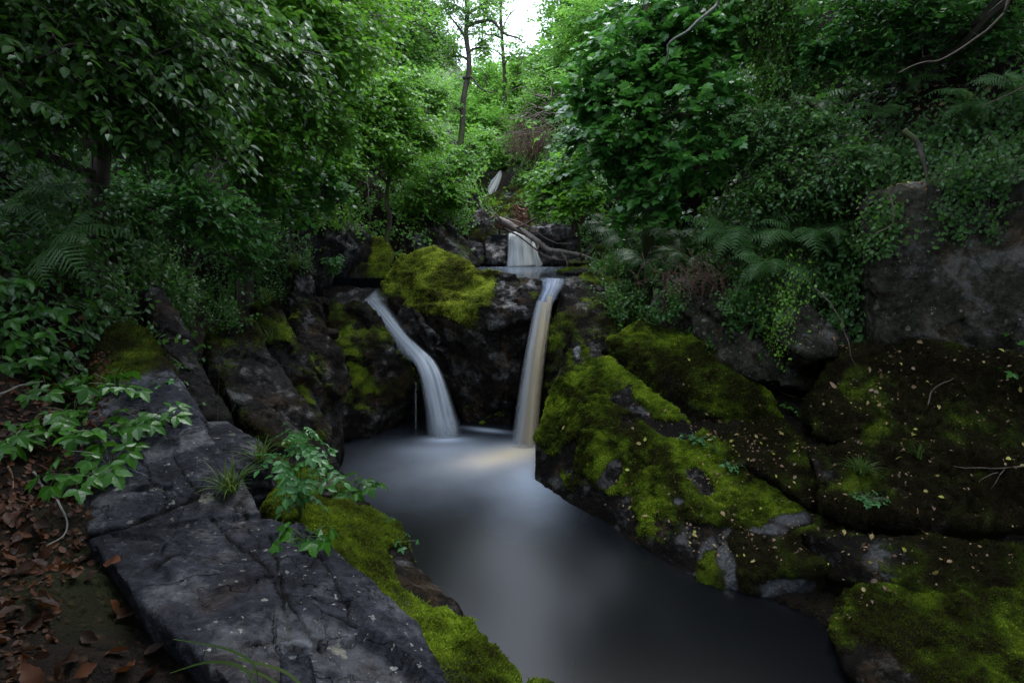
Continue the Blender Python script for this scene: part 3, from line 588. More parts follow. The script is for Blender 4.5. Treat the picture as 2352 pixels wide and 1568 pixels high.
rock('cliff_rock', 'broken rock wall half hidden by hanging ivy above the wide mossy rock', [
    {'p': [(1500, 640, 7.8), (1640, 640, 7.3), (1780, 640, 6.9), (1990, 640, 6.4), (1990, 860, 6.0), (1850, 890, 6.0), (1760, 880, 6.2), (1640, 790, 6.9), (1500, 750, 7.6)], 't': (.5, 1, -.3)}],
    mat='pale', vox=.035, amp=.10, fs=1.8, moss=.2, mup=.4, seed=37, mtone=-.15, fuzz=.6, fuzzmat='mossd', blockiness=.10, smooth=3)
rock('mossy_rock', 'dark mossy hump between the shore ridge and the leaf strewn bank', [
    {'p': [(1640, 1020, 5.6), (1700, 975, 5.9), (1790, 960, 5.9), (1850, 1010, 5.4), (1890, 1100, 4.9), (1860, 1165, 4.7), (1780, 1100, 5.0)], 't': (.2, .3, -.7)}],
    vox=.028, amp=.08, moss=.6, mup=.4, seed=38, mtone=-0.25, fuzz=1.2, fuzzmat='mossd')
rock('mossy_rock', 'leaf strewn dark moss bank rock at the right, in front of the tall cliff block', [
    {'p': [(1850, 900, 5.6), (1960, 800, 5.6), (2100, 790, 5.3), (2300, 810, 4.9), (2500, 860, 4.5), (2500, 1050, 4.2), (2250, 1040, 4.4), (2000, 1030, 4.8), (1880, 1000, 5.1)], 't': (.2, .3, -.6)},
    {'p': [(1850, 1030, 5.0), (2000, 1010, 4.8), (2250, 1030, 4.4), (2500, 1040, 4.1), (2500, 1230, 3.9), (2250, 1210, 4.05), (2050, 1190, 4.25), (1900, 1165, 4.5)], 't': (.2, .3, -.6)}],
    vox=.028, amp=.14, fs=1.7, moss=.75, mup=.3, seed=39, mtone=-.42, fuzz=1.0, fuzzmat='mossd', mossamp=.04, smooth=8)
# bottom left stones in the litter
for k, (a_, lab) in enumerate((
    ([(-40, 1400, 1.75), (40, 1390, 1.78), (100, 1470, 1.6), (110, 1560, 1.4), (60, 1640, 1.3), (-60, 1640, 1.3)], 'grey wet stone in the bottom left corner'),
    ([(195, 1500, 1.52), (240, 1440, 1.6), (280, 1480, 1.55), (330, 1560, 1.36), (320, 1640, 1.26), (220, 1640, 1.28)], 'mossy pointed stone among brown leaves at the bottom left'),
    ([(110, 1570, 1.36), (150, 1540, 1.4), (190, 1570, 1.36), (180, 1640, 1.28), (110, 1640, 1.28)], 'small grey stone at the bottom left between two larger stones'),
    ([(640, 1500, 1.36), (690, 1475, 1.4), (720, 1500, 1.37), (720, 1640, 1.2), (640, 1640, 1.2)], 'pale chipped stone resting on the lower end of the big slab'))):
    rock('loose_stone', lab, [{'p': a_, 't': (0, .05, -.25)}], mat='slab', vox=.012, amp=.02, fs=4, moss=(.0, .35, .1, -.2)[k], mup=.3, seed=40 + k, fuzz=1.2, fuzzmat='mossd', mossamp=.01, fine=.008, cat='stone', group='loose stones at the bottom left', blockiness=.02)
# ------------------------------------------------------------------ water
def water_mat(name, foam_spots, deep=(0.003, 0.0035, 0.0045), rough=.16, bumpy=.05):
    """still dark peaty water with aerated foam round each fall (world position = object coordinates)"""
    m, nt, out = mat_new(name); g = G(nt); p = g.pos('Object')
    f = None; tan = None
    n = g.noise(p, 1.6, 3)[0]
    for (cx, cy, rx, ry, rot, amt, tn) in foam_spots:
        mp = g.n('ShaderNodeMapping', vector_type='TEXTURE'); nt.links.new(p, mp.inputs[0])
        mp.inputs['Location'].default_value = (cx, cy, 0); mp.inputs['Rotation'].default_value = (0, 0, rot); mp.inputs['Scale'].default_value = (rx, ry, 1e3)
        ln = g.n('ShaderNodeVectorMath', operation='LENGTH'); nt.links.new(mp.outputs[0], ln.inputs[0])
        d = g.math('ADD', ln.outputs['Value'], g.math('MULTIPLY', g.math('SUBTRACT', n, .5), .3))
        e = g.math('MULTIPLY', g.math('EXPONENT', g.math('MULTIPLY', g.math('MULTIPLY', d, d), -2.0)), amt)
        f = e if f is None else g.math('SUBTRACT', g.math('ADD', f, e), g.math('MULTIPLY', f, e))
        t = g.math('MULTIPLY', e, tn); tan = t if tan is None else g.math('ADD', tan, t)
    white = g.mix(g.math('MINIMUM', tan, 1.0), (0.40, 0.45, 0.53), (0.58, 0.49, 0.36))
    col = g.mix(f, deep, white)
    mp = g.n('ShaderNodeMapping'); nt.links.new(p, mp.inputs[0]); mp.inputs['Scale'].default_value = (1, 2.5, 1)
    h = g.noise(mp.outputs[0], 5, 3)[0]
    nt.links.new(g.bsdf(col, rough, 0.40, g.bump(h, bumpy, .02), IOR=1.33), out.inputs[0]); return m
def sheet(name, pts, z, mat, step=.12, kind='structure', label=None):
    pts = np.array(pts, float); x0, y0 = pts.min(0); x1, y1 = pts.max(0)
    bm = bmesh.new(); vs = [bm.verts.new((x, y, z)) for x, y in pts]; f = bm.faces.new(vs)
    if f.normal.z < 0: f.normal_flip()
    r = bmesh.ops.extrude_face_region(bm, geom=[f]); 
    for e in r['geom']:
        if isinstance(e, bmesh.types.BMVert): e.co.z -= .25
    me = bpy.data.meshes.new(name); bmesh.ops.recalc_face_normals(bm, faces=bm.faces); bm.to_mesh(me); bm.free()
    o = link(name, me, mat); tag(o, label, None, None, kind); return o
FL = at(1025, 995, 7.72); FR = at(1205, 1022, 7.35)
M['pool'] = water_mat('dark_pool_water', [
    (FR[0] - .02, 7.25, .50, .35, 0, .85, .6), (-.22, 6.98, .80, .42, .38, .80, 1.0), (.28, 6.45, .42, .75, .15, .62, .0), (.12, 5.9, .5, .9, .3, .25, .0), (-.3, 6.7, 1.7, 1.0, .2, .22, .1),
    (FL[0] + .02, 7.62, .42, .16, 0, .9, 0), (FL[0] + .1, 7.3, .95, .45, .15, .42, 0), (-.9, 6.7, 1.8, 1.2, 0, .10, 0), (-.36, 7.98, .42, .10, -.3, .75, 0)], rough=.225, bumpy=.02)
sheet('pool_water', [(-3.2, 9), (1.6, 9), (3.5, 5), (6, 1), (6, -3), (-1.5, -3), (-1.2, 2.8), (-2.8, 5)], 0.0, M['pool'], label='dark blue-grey silky plunge pool, foamy under the falls')
M['upool'] = water_mat('upper_pool_water', [(.22, 10.9, .8, .5, 0, 1, 0), (.2, 10.3, 1.5, .6, 0, .35, 0), (.6, 8.7, .5, .8, 0, .3, 0)], rough=.12, bumpy=.06)
sheet('upper_pool_water', [(-1.6, 9.15), (-.2, 9.0), (.45, 8.55), (.62, 8.50), (.8, 8.6), (1.3, 9.0), (2.2, 10), (2.4, 11.6), (-1.2, 11.6), (-1.8, 10.4), (-3.2, 10.6), (-3.2, 9.2)], 2.13, M['upool'], label='thin strip of still water in the upper pool behind the domed boulder')
sheet('stream_water', [(-.4, 11.5), (.8, 11.5), (.5, 17.6), (-1.3, 17.6)], 2.72, M['upool'], label='stream above the upper fall')

def fall_mat(name, c1, c2, dens=1.0, fr=7, seed=0.0, solid=.55):
    m, nt, out = mat_new(name); g = G(nt)
    u, v = g.attr('u'), g.attr('v')
    cb = g.n('ShaderNodeCombineXYZ'); g.put(cb.inputs[0], g.math('MULTIPLY', u, fr)); g.put(cb.inputs[1], g.math('ADD', g.math('MULTIPLY', v, .8), seed))
    s1 = g.noise(cb.outputs[0], 1.0, 3, .6)[0]
    cb2 = g.n('ShaderNodeCombineXYZ'); g.put(cb2.inputs[0], g.math('MULTIPLY', u, fr * 4)); g.put(cb2.inputs[1], g.math('MULTIPLY', v, 1.5))
    s2 = g.noise(cb2.outputs[0], 1.0, 2, .6)[0]
    st = g.math('ADD', g.math('MULTIPLY', s1, .88), g.math('MULTIPLY', s2, .12))
    edge = g.math('MULTIPLY', g.rng(u, 0, .34, 0, 1, True), g.rng(u, .66, 1, 1, 0, True))
    a = g.math('ADD', g.math('MULTIPLY', g.rng(st, .32, .62), 1 - solid), solid)
    ends = g.math('MULTIPLY', g.rng(v, 0, .03, .0, 1, True), 1.0)
    al = g.math('MULTIPLY', g.math('MULTIPLY', g.math('MULTIPLY', a, edge), ends), g.math('MULTIPLY', dens, g.attr('dens')), clamp=True)
    col = g.mix(g.rng(u, .25, .62, 0, 1, True), c1, c2)
    b = g.bsdf(col, .45, .3)
    t = g.n('ShaderNodeBsdfTranslucent'); g.put(t.inputs[0], col)
    m1 = g.n('ShaderNodeMixShader'); m1.inputs[0].default_value = .35; nt.links.new(b, m1.inputs[1]); nt.links.new(t.outputs[0], m1.inputs[2])
    tr = g.n('ShaderNodeBsdfTransparent'); m2 = g.n('ShaderNodeMixShader'); g.put(m2.inputs[0], al)
    nt.links.new(tr.outputs[0], m2.inputs[1]); nt.links.new(m1.outputs[0], m2.inputs[2]); nt.links.new(m2.outputs[0], out.inputs[0]); return m
def ribbon(pts, wid, thick, dens=1.0, n=60, m=22, across=None, seed=0):
    """closed flattened tube of falling water; u across, v along"""
    P = spline(pts, n); k = np.linspace(0, 1, n); W = np.interp(k, np.linspace(0, 1, len(wid)), wid); T = np.interp(k, np.linspace(0, 1, len(thick)), thick)
    D = np.interp(k, np.linspace(0, 1, len(dens)), dens) if np.ndim(dens) else np.full(n, dens)
    t = nrm(np.gradient(P, axis=0)); ac = np.broadcast_to(np.array(across if across is not None else (1, 0, 0), float), t.shape)
    a = nrm(ac - (ac * t).sum(1)[:, None] * t); b = np.cross(a, t)      # b: outwards
    th = np.linspace(0, 2 * math.pi, m * 2, endpoint=False)
    cu, su = np.cos(th), np.sin(th); u = (cu + 1) / 2
    rip = 1 + .35 * pn(np.stack([np.tile(u * 6, n), np.repeat(k * 1.5, m * 2), np.full(n * m * 2, seed)], -1)).reshape(n, m * 2)
    V = P[:, None] + a[:, None] * (cu[None, :, None] * W[:, None, None] / 2) + b[:, None] * ((su[None, :] * rip)[:, :, None] * T[:, None, None] / 2)
    i = np.arange(n - 1)[:, None] * (m * 2); j = np.arange(m * 2)[None, :]; q = (j + 1) % (m * 2)
    F = np.stack([i + j, i + q, i + m * 2 + q, i + m * 2 + j], -1).reshape(-1, 4)
    return V.reshape(-1, 3), F, np.tile(u, n), np.repeat(k, m * 2), np.repeat(D, m * 2)
def strand(name, root, mat, *a, **k):
    V, F, u, v, d = ribbon(*a, **k)
    return link(name, npmesh(name, V - np.array(root.location), F, None, True, {'u': u, 'v': v, 'dens': d}), mat, root)
wr = fall_mat('right_fall_water', (0.46, 0.47, 0.49), (0.66, 0.55, 0.37), 1.0, 5, 3.3, .62)
wt = fall_mat('lip_water', (0.30, 0.37, 0.50), (0.42, 0.47, 0.56), .85, 6, 1.0, .25)
wlf = fall_mat('left_fall_water', (0.54, 0.58, 0.64), (0.66, 0.70, 0.74), 1.0, 4.5, 8.0, .30)
wu = fall_mat('upper_fall_water', (0.72, 0.74, 0.76), (0.78, 0.76, 0.70), 1.0, 6, 5.0, .35)
# right fall
t = empty('waterfall', tuple(FR)); tag(t, 'tall straight cream coloured fall right of the domed boulder', 'waterfall')
strand('lip_flow', t, wt, [at(1272, 642, 8.75), at(1270, 652, 8.45), at(1262, 672, 8.28), at(1250, 700, 8.12), at(1244, 735, 8.0)], (.42, .36, .27, .26, .26), (.05, .06, .08, .08), (1, 1, 1, .9, .6))
strand('falling_water', t, wr, [at(1248, 690, 8.06), at(1240, 735, 7.96), at(1228, 810, 7.82), at(1216, 900, 7.66), at(1206, 1000, 7.45), at(1203, 1030, 7.38)], (.22, .26, .30, .34, .40, .46), (.06, .10, .14, .18), (.75, 1, 1, .95, .8, .3))
strand('falling_water', t, wr, [at(1262, 675, 8.10), at(1255, 730, 8.05), at(1240, 830, 7.9), at(1226, 930, 7.7), at(1216, 1020, 7.5)], (.12, .14, .16, .22, .3), (.05, .07, .1), (.7, .6, .45, .35, .2), seed=4)
# left fall
t = empty('waterfall', tuple(FL)); tag(t, 'blue-white fall sliding down the rock and curving off a lip, left of the domed boulder', 'waterfall')
full = [at(848, 686, 8.78), at(872, 712, 8.68), at(900, 746, 8.58), at(930, 783, 8.45), at(958, 812, 8.30), at(976, 834, 8.16), at(991, 866, 8.02), at(1004, 915, 7.9), at(1014, 960, 7.82), at(1022, 1006, 7.72)]
strand('falling_water', t, wlf, full, (.24, .21, .20, .21, .26, .31, .37, .43, .49, .58), (.04, .05, .06, .07, .08, .08, .10, .12, .14, .16), (.55, .7, .85, .85, .9, 1, .95, .9, .8, .35), across=(1, .1, .25), n=110)
strand('falling_water', t, wlf, [p_ + np.array((.09, -.03, .0)) for p_ in full[3:]], (.06, .12, .16, .17, .2, .24, .26), (.05, .06, .08), (.2, .6, .8, .75, .65, .5, .2), seed=7, n=80)
strand('rock_slide', t, wlf, [p_ + np.array((-.06, 0, .01)) for p_ in full[:6]], (.55, .42, .40, .34, .3, .2), (.03, .04), (.3, .35, .3, .25, .25, .1), across=(1, .2, .45), seed=9)
for px in (955,):
    strand('drip', t, wlf, [at(px, 875 if px < 1000 else 840, 8.1), at(px, 930, 8.05), at(px, 985, 8.0)], (.03, .035, .04), (.01, .01), (.14, .2, .1), n=12, m=5)
# upper fall
b0 = at(1200, 606, 11.0)
t = empty('waterfall', tuple(b0)); tag(t, 'short wide white fall into the upper pool, partly behind the log', 'waterfall')
strand('falling_water', t, wu, [at(1190, 534, 11.5), at(1192, 543, 11.3), at(1195, 560, 11.12), at(1198, 585, 11.02), at(1200, 610, 10.95)], (.40, .50, .54, .58, .68), (.05, .1, .12), (.8, 1, 1, 1, .9))
strand('falling_water', t, wu, [at(1172, 538, 11.4), at(1172, 550, 11.2), at(1172, 580, 11.08), at(1172, 610, 11.0)], (.08, .1, .12, .16), (.05, .06), (.5, .6, .5, .5), seed=3)
strand('falling_water', t, wu, [at(1224, 556, 11.4), at(1227, 570, 11.2), at(1232, 590, 11.05), at(1238, 610, 10.95)], (.08, .12, .14, .2), (.05, .06), (.7, .7, .6, .5), seed=5)
# far fall
t = empty('waterfall', tuple(at(1112, 462, 18.0))); tag(t, 'farthest slanting fall, high up between the bushes', 'waterfall')
strand('falling_water', t, wu, [at(1150, 394, 18.8), at(1143, 408, 18.5), at(1128, 430, 18.2), at(1115, 450, 18.0), at(1106, 470, 17.9)], (.12, .30, .58, .70, .74), (.08, .14), (.6, .8, .9, .8, .7), across=(1, 0, .5))
# foam streak at the back shore
# ------------------------------------------------------------------ foliage
def tmpl(kind):
    if kind == 'far':
        V = [(0, 0, 0), (.3, .5, .06), (0, 1, -.05), (-.3, .5, .06)]; F = [(0, 1, 2), (0, 2, 3)]
    elif kind == 'ovate':
        V = [(0, 0, 0), (0, .35, 0), (0, .7, -.03), (0, 1, -.14), (.27, .25, .05), (.30, .55, .05), (.14, .83, -.02), (-.27, .25, .05), (-.30, .55, .05), (-.14, .83, -.02)]
        F = [(0, 4, 1), (1, 4, 5), (1, 5, 2), (2, 5, 6), (2, 6, 3), (0, 1, 7), (1, 8, 7), (1, 2, 8), (2, 9, 8), (2, 3, 9)]
    elif kind == 'toothed':
        ys = (0.0, .14, .26, .38, .50, .62, .74, .86, .95); xs = (.03, .20, .27, .32, .31, .27, .20, .12, .05)
        V = [(0, y, .0 - .16 * y * y) for y in (0, .25, .5, .75, 1)]; R_, L_ = [], []
        for k, (y, x) in enumerate(zip(ys, xs)):
            xx = x * (1.0 if k % 2 else .86)
            R_.append(len(V)); V.append((xx, y + (.03 if k % 2 else 0), .07 * x / .3 - .16 * y * y))
            L_.append(len(V)); V.append((-xx, y + (.03 if k % 2 else 0), .07 * x / .3 - .16 * y * y))
        F = []
        for side in (R_, L_):
            mid = [0, 0, 1, 1, 2, 2, 3, 3, 4]
            for k in range(8):
                a, b, c, d = side[k], side[k + 1], mid[k + 1], mid[k]
                q = [(a, b, c)] + ([(a, c, d)] if c != d else [])
                F += q if side is R_ else [tuple(reversed(x)) for x in q]
            F.append((side[8], 4, 3) if side is R_ else (3, 4, side[8]))
    elif kind == 'syc':
        out = [(0, 0), (.20, -.06), (.42, .02), (.36, .16), (.58, .34), (.38, .40), (.42, .62), (.22, .56), (.14, .74), (0, 1.0), (-.14, .74), (-.22, .56), (-.42, .62), (-.38, .40), (-.58, .34), (-.36, .16), (-.42, .02), (-.20, -.06)]
        V = [(0, .32, .0)] + [(x, y, .05 * abs(x) - .10 * y * y) for x, y in out]; n = len(out)
        F = [(0, 1 + (k + 0) % n, 1 + (k + 1) % n) for k in range(n)]
    elif kind == 'beech':
        V = [(0, 0, 0), (0, .5, .0), (0, 1, .06), (.20, .2, .10), (.31, .45, .16), (.24, .75, .14), (-.20, .2, .06), (-.31, .45, .04), (-.24, .75, .10), (-.012, -.3, .05), (.012, -.3, .05), (0, .02, .01)]
        F = [(0, 3, 1), (3, 4, 1), (1, 4, 5), (1, 5, 2), (0, 1, 6), (6, 1, 7), (1, 8, 7), (1, 2, 8), (9, 10, 11)]
    return np.array(V, float), np.array(F)
TM = {k: tmpl(k) for k in ('far', 'ovate', 'toothed', 'syc', 'beech')}
def place_leaves(mb, kind, pos, d, nr, size, tint, curl=0.0):
    T, F = TM[kind]; d = nrm(d); s = nrm(np.cross(d, nr)); n = np.cross(s, d); size = np.broadcast_to(size, (len(pos),))
    Z = T[None, :, 2] + curl * RNG.normal(size=(len(pos), 1)) * (T[None, :, 1] ** 2)
    V = pos[:, None] + size[:, None, None] * (T[None, :, 0, None] * s[:, None] + T[None, :, 1, None] * d[:, None] + Z[:, :, None] * n[:, None])
    Fk = (F[None] + (np.arange(len(pos)) * len(T))[:, None, None]).reshape(-1, 3)
    mb.add(V.reshape(-1, 3), Fk, np.repeat(np.clip(tint, 0, 1), len(T)))
def spray(mb, mt, kind, tips, dirs, length, m, size, tint, droop=.25, up=(0, 0, 1), spread=.8, twr=.004, normj=.35, pet=.0):
    """twigs ending at tips, m leaves alternating along each"""
    K = len(tips); dirs = nrm(dirs); up = np.broadcast_to(np.array(up, float), (K, 3))
    sd = nrm(np.cross(dirs, up + RNG.normal(size=(K, 3)) * .25)); length = np.broadcast_to(length, (K,))
    start = tips - dirs * length[:, None] + np.array((0, 0, 1.0)) * (droop * length * .5)[:, None]
    def along(t): return start + (tips - start) * t + np.array((0, 0, 1.0)) * (droop * length * t * (1 - t))[:, None]
    if mt is not None:
        seg = 4; pts = np.stack([along(t) for t in np.linspace(0, 1, seg)], 1)      # K,seg,3
        u2 = np.cross(sd, dirs); th = np.array((0, 2.09, 4.19))
        ring = np.cos(th)[None, None, :, None] * sd[:, None, None] + np.sin(th)[None, None, :, None] * u2[:, None, None]
        rad = np.linspace(1, .35, seg)[None, :, None, None] * twr
        V = (pts[:, :, None] + ring * rad).reshape(-1, 3); base = (np.arange(K) * seg * 3)[:, None, None]
        i = (np.arange(seg - 1) * 3)[None, :, None]; j = np.arange(3)[None, None]; k = (j + 1) % 3
        F = np.stack([base + i + j, base + i + k, base + i + 3 + k, base + i + 3 + j], -1).reshape(-1, 4)
        mt.add(V, F, .4)
    tt = np.concatenate([(np.arange(m - 1) + .6) / m, [1.0]])
    for q, t in enumerate(tt):
        s = 0 if q == m - 1 else (1 if q % 2 else -1)
        p = along(t) ; ld = dirs * (.55 if s else 1) + sd * (s * spread) + RNG.normal(size=(K, 3)) * .22 + np.array((0, 0, -droop * .9))
        nn = up + RNG.normal(size=(K, 3)) * normj + dirs * .15
        sz = size * (.65 + .45 * math.sin(math.pi * min(1, t * .8 + .15))) * (.6 + .75 * RNG.random(K))
        place_leaves(mb, kind, p + nrm(ld) * pet, ld, nn, sz, tint + RNG.normal(size=K) * .14)
AREA = {'far': .3, 'ovate': .40, 'toothed': .42, 'syc': .55}
def blob_tips(c, r, K, squash=.8, seed=0):
    u = nrm(RNG.normal(size=(K, 3))); lump = 1 + .45 * pn(u * 1.7 + seed * 9.1, seed % 50)
    rr = r * (.40 + .6 * RNG.random(K) ** .55) * lump
    return c + u * rr[:, None] * np.array((1, 1, squash)), u
def shrub(name, label, cat, base, blobs, mat, kind='ovate', size=.07, cover=3.0, m=8, tlen=.38, trunk_r=.05, droop=.25, group=None, tbias=0.0, trunk=None,
          squash=.8, drift=(0, 0, 0), barkmat='bark', inner=8, twr=.004, tvar=.22, seed=None, up=(0, 0, 1), normj=.35, spread=.8):
    seed = seed if seed is not None else (len(bpy.data.objects) * 7) % 97
    base = np.array(base, float); root = empty(name, tuple(base)); tag(root, label, cat, group)
    ml, mt, mk = MB(), MB(), MB()
    cens = [at(*b[:3]) if len(b) == 4 else np.array(b[1]) for b in blobs]; rads = [b[3] if len(b) == 4 else b[2] for b in blobs]
    if trunk is not None:
        tp = np.array(trunk, float); tube(mk, spline(tp, 30), np.linspace(trunk_r, trunk_r * .45, 30), 9, .06)
        anchors = spline(tp, 30)[6:]
    else:
        top = np.mean(cens, 0); tp = np.array([base, base * .5 + top * .5 + np.array((0, 0, .15)), top]); q = wiggle(spline(tp, 18), .12, seed)
        tube(mk, q, np.linspace(trunk_r, trunk_r * .35, 18), 7, .06); anchors = q[4:]
    for c, r in zip(cens, rads):
        a = anchors[np.argmin(np.linalg.norm(anchors - c - np.array((0, 0, -.3 * r)), axis=1))]
        dd = np.linalg.norm(c - a)
        path = wiggle(spline([a, a * .5 + c * .5 + np.array((0, 0, .12 * dd)), c], 14), .06 * dd, seed + 1)
        tube(mt, path, np.linspace(min(trunk_r * .5, .03 + .012 * r), .010, 14), 5)
        tips, u = blob_tips(c, r, inner, squash, seed)
        for tpt in tips:
            s0 = path[RNG.integers(5, 14)]; q = wiggle(spline([s0, (s0 + tpt) / 2 + np.array((0, 0, .1 * r)), tpt], 8), .05 * r, seed + 2)
            tube(mt, q, np.linspace(.010, .004, 8) * (.6 + .4 * r), 4)
        per = AREA[kind] * size * size * m * .8
        K = max(6, int(cover * math.pi * r * r / per))
        tips, u = blob_tips(c, r, K, squash, seed)
        dirs = u * np.array((1, 1, .35)) + RNG.normal(size=(K, 3)) * .3 + np.array(drift)
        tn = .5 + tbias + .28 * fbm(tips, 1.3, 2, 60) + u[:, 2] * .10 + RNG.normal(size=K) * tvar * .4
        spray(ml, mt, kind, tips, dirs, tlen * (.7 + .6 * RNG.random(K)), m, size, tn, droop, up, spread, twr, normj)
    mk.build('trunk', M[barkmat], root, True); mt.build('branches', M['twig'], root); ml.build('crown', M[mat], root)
    return root
def gz(px, Y): x = (px - 1176.0) / FPX * Y; return float(ground_z(np.array([x]), np.array([Y]))[0])
def gp(px, Y, dz=-.05):
    """point on the ground at distance Y below the photo column px"""
    z = CAM_H
    for _ in range(12):
        # solve the column: u = x / depth along the view axis
        dep = Y * CP - (z - CAM_H) * SP; x = (px - 1176.0) / FPX * dep
        z = float(ground_z(np.array([x]), np.array([Y]))[0])
    return np.array((x, Y, z + dz))

# ---- left side
tk = [gp(215, 4.9), at(225, 430, 4.8), at(238, 330, 4.8), at(248, 230, 4.85), at(262, 100, 4.95), at(250, -60, 5.0), at(220, -240, 5.0)]
shrub('hazel_tree', 'overhanging hazel with large drooping leaves filling the upper left, mossy trunk behind them', 'tree', tk[0],
      [(40, 120, 3.7, .60), (210, 60, 4.0, .70), (400, 120, 4.2, .70), (110, 300, 3.5, .42), (300, 270, 3.8, .50), (480, 250, 4.1, .45), (500, 370, 3.9, .26), (600, 150, 4.8, .60), (400, 340, 4.0, .32), (720, 190, 5.2, .34),
       (0, (-3.2, 1.6, 5.6), 1.3), (0, (-2.0, 2.6, 6.0), 1.2), (0, (-3.8, 4, 6.6), 1.4), (0, (-1.9, .6, 5.6), 1.2), (0, (-3.4, -.6, 5.4), 1.6), (0, (-3.0, -3.5, 5.2), 2.2), (0, (-.6, -1.8, 6.2), 1.5), (0, (-1.2, -4.5, 5.0), 2.0), (0, (-4.6, -1.5, 4.0), 1.6), (0, (-2.6, 4.6, 7.0), 1.2)],  # out-of-view crown masses overhead and behind the camera, added to block sky light
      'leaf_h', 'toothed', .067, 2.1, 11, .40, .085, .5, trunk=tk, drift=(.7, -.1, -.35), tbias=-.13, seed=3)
tk = [gp(560, 7.2), at(565, 330, 7.0), at(570, 230, 6.9), at(580, 130, 6.9), at(600, 20, 7.0), at(610, -150, 7.2)]
shrub('elm_tree', 'leafy elm with a thin dark trunk in the upper left, behind the overhanging hazel', 'tree', tk[0],
      [(640, 70, 7.2, 1.0), (760, 130, 7.3, .8), (700, 270, 7.0, .65), (790, 40, 8.0, 1.0), (560, 340, 6.6, .55), (480, 60, 7.2, 1.0), (620, 380, 6.9, .5), (780, 320, 7.6, .5), (0, (-3.0, 7, 8.0), 1.8)],
      'leaf_b', 'ovate', .085, 2.4, 9, .42, .11, .35, trunk=tk, drift=(.4, 0, -.2), tbias=-.12, seed=5)
shrub('elm_bush', 'bright green layered bush left of the slim tree, over the mossy cliff', 'bush', gp(880, 10.2),
      [(830, 250, 9.8, .8), (905, 215, 10.2, .65), (945, 290, 10.3, .6), (860, 340, 9.6, .7), (780, 390, 9.0, .55), (930, 380, 10.0, .5), (990, 330, 10.6, .45)],
      'leaf_b', 'ovate', .085, 2.6, 9, .45, .06, .3, drift=(.4, -.2, 0), tbias=.12, seed=7, squash=.6)
shrub('bush', 'dense fresh green bush at the foot of the slim tree, left of the farthest fall', 'bush', gp(1000, 12.0),
      [(1000, 420, 11.4, .62), (1060, 385, 12.0, .5), (1045, 460, 11.3, .42), (1090, 350, 12.5, .36), (960, 460, 11.0, .4)],
      'leaf_b', 'ovate', .08, 2.8, 9, .35, .04, .25, drift=(.3, -.2, 0), tbias=-.05, seed=8)
shrub('bush', 'bluish green bush drooping over the shadowed rock face at the left', 'bush', gp(660, 8.2),
      [(700, 400, 8.2, .6), (760, 450, 8.4, .42), (640, 470, 7.6, .5), (580, 430, 7.2, .55), (700, 480, 8.2, .32)],
      'leaf_s', 'syc', .085, 2.0, 7, .35, .04, .4, drift=(.3, -.3, -.4), seed=9)
shrub('bush', 'dark low bush between the mossy trunk and the ivy bank at the left', 'bush', gp(400, 6.0),
      [(380, 450, 5.8, .55), (470, 500, 5.6, .45), (300, 500, 5.2, .45), (540, 520, 6.0, .4), (560, 600, 6.5, .34), (590, 560, 6.8, .34)],
      'leaf_s', 'ovate', .065, 2.2, 8, .3, .03, .3, drift=(.3, -.2, -.2), seed=10)
# ---- slim tree in the middle
tk = [gp(1058, 13.4), at(1050, 400, 13.3), at(1062, 290, 13.3), at(1064, 230, 13.3), at(1078, 150, 13.3), at(1070, 80, 13.3), at(1074, 20, 13.4), at(1066, -70, 13.4), at(1072, -180, 13.5)]
shrub('slim_tree', 'slim dark crooked tree standing against the bright gap of sky', 'tree', tk[0],
      [(1075, 40, 13.3, .75), (1110, 110, 13.4, .4), (1040, 130, 13.3, .5), (1120, 20, 13.6, .5), (1030, 10, 13.3, .5), (1045, 250, 13.1, .28)],
      'leaf_f', 'far', .06, .7, 8, .35, .08, .2, trunk=tk, seed=11, inner=14)
t_ = bpy.data.objects['slim_tree']
for cp, r0 in (([at(1064, 180, 13.3), at(1085, 185, 13.2), at(1100, 205, 13.1), at(1130, 212, 13.1)], .035), ([at(1070, 90, 13.3), at(1050, 60, 13.2), at(1030, 30, 13.2)], .03),
               ([at(1075, 60, 13.4), at(1120, 40, 13.5), at(1160, 75, 13.5), at(1196, 98, 13.5)], .04), ([at(1150, 70, 13.5), at(1165, 40, 13.5), at(1190, 20, 13.5)], .02)):
    mb = MB(); tube(mb, wiggle(spline(cp, 16), .08, 3), np.linspace(r0, r0 * .4, 16), 6); mb.build('limb', M['bark'], t_, True)
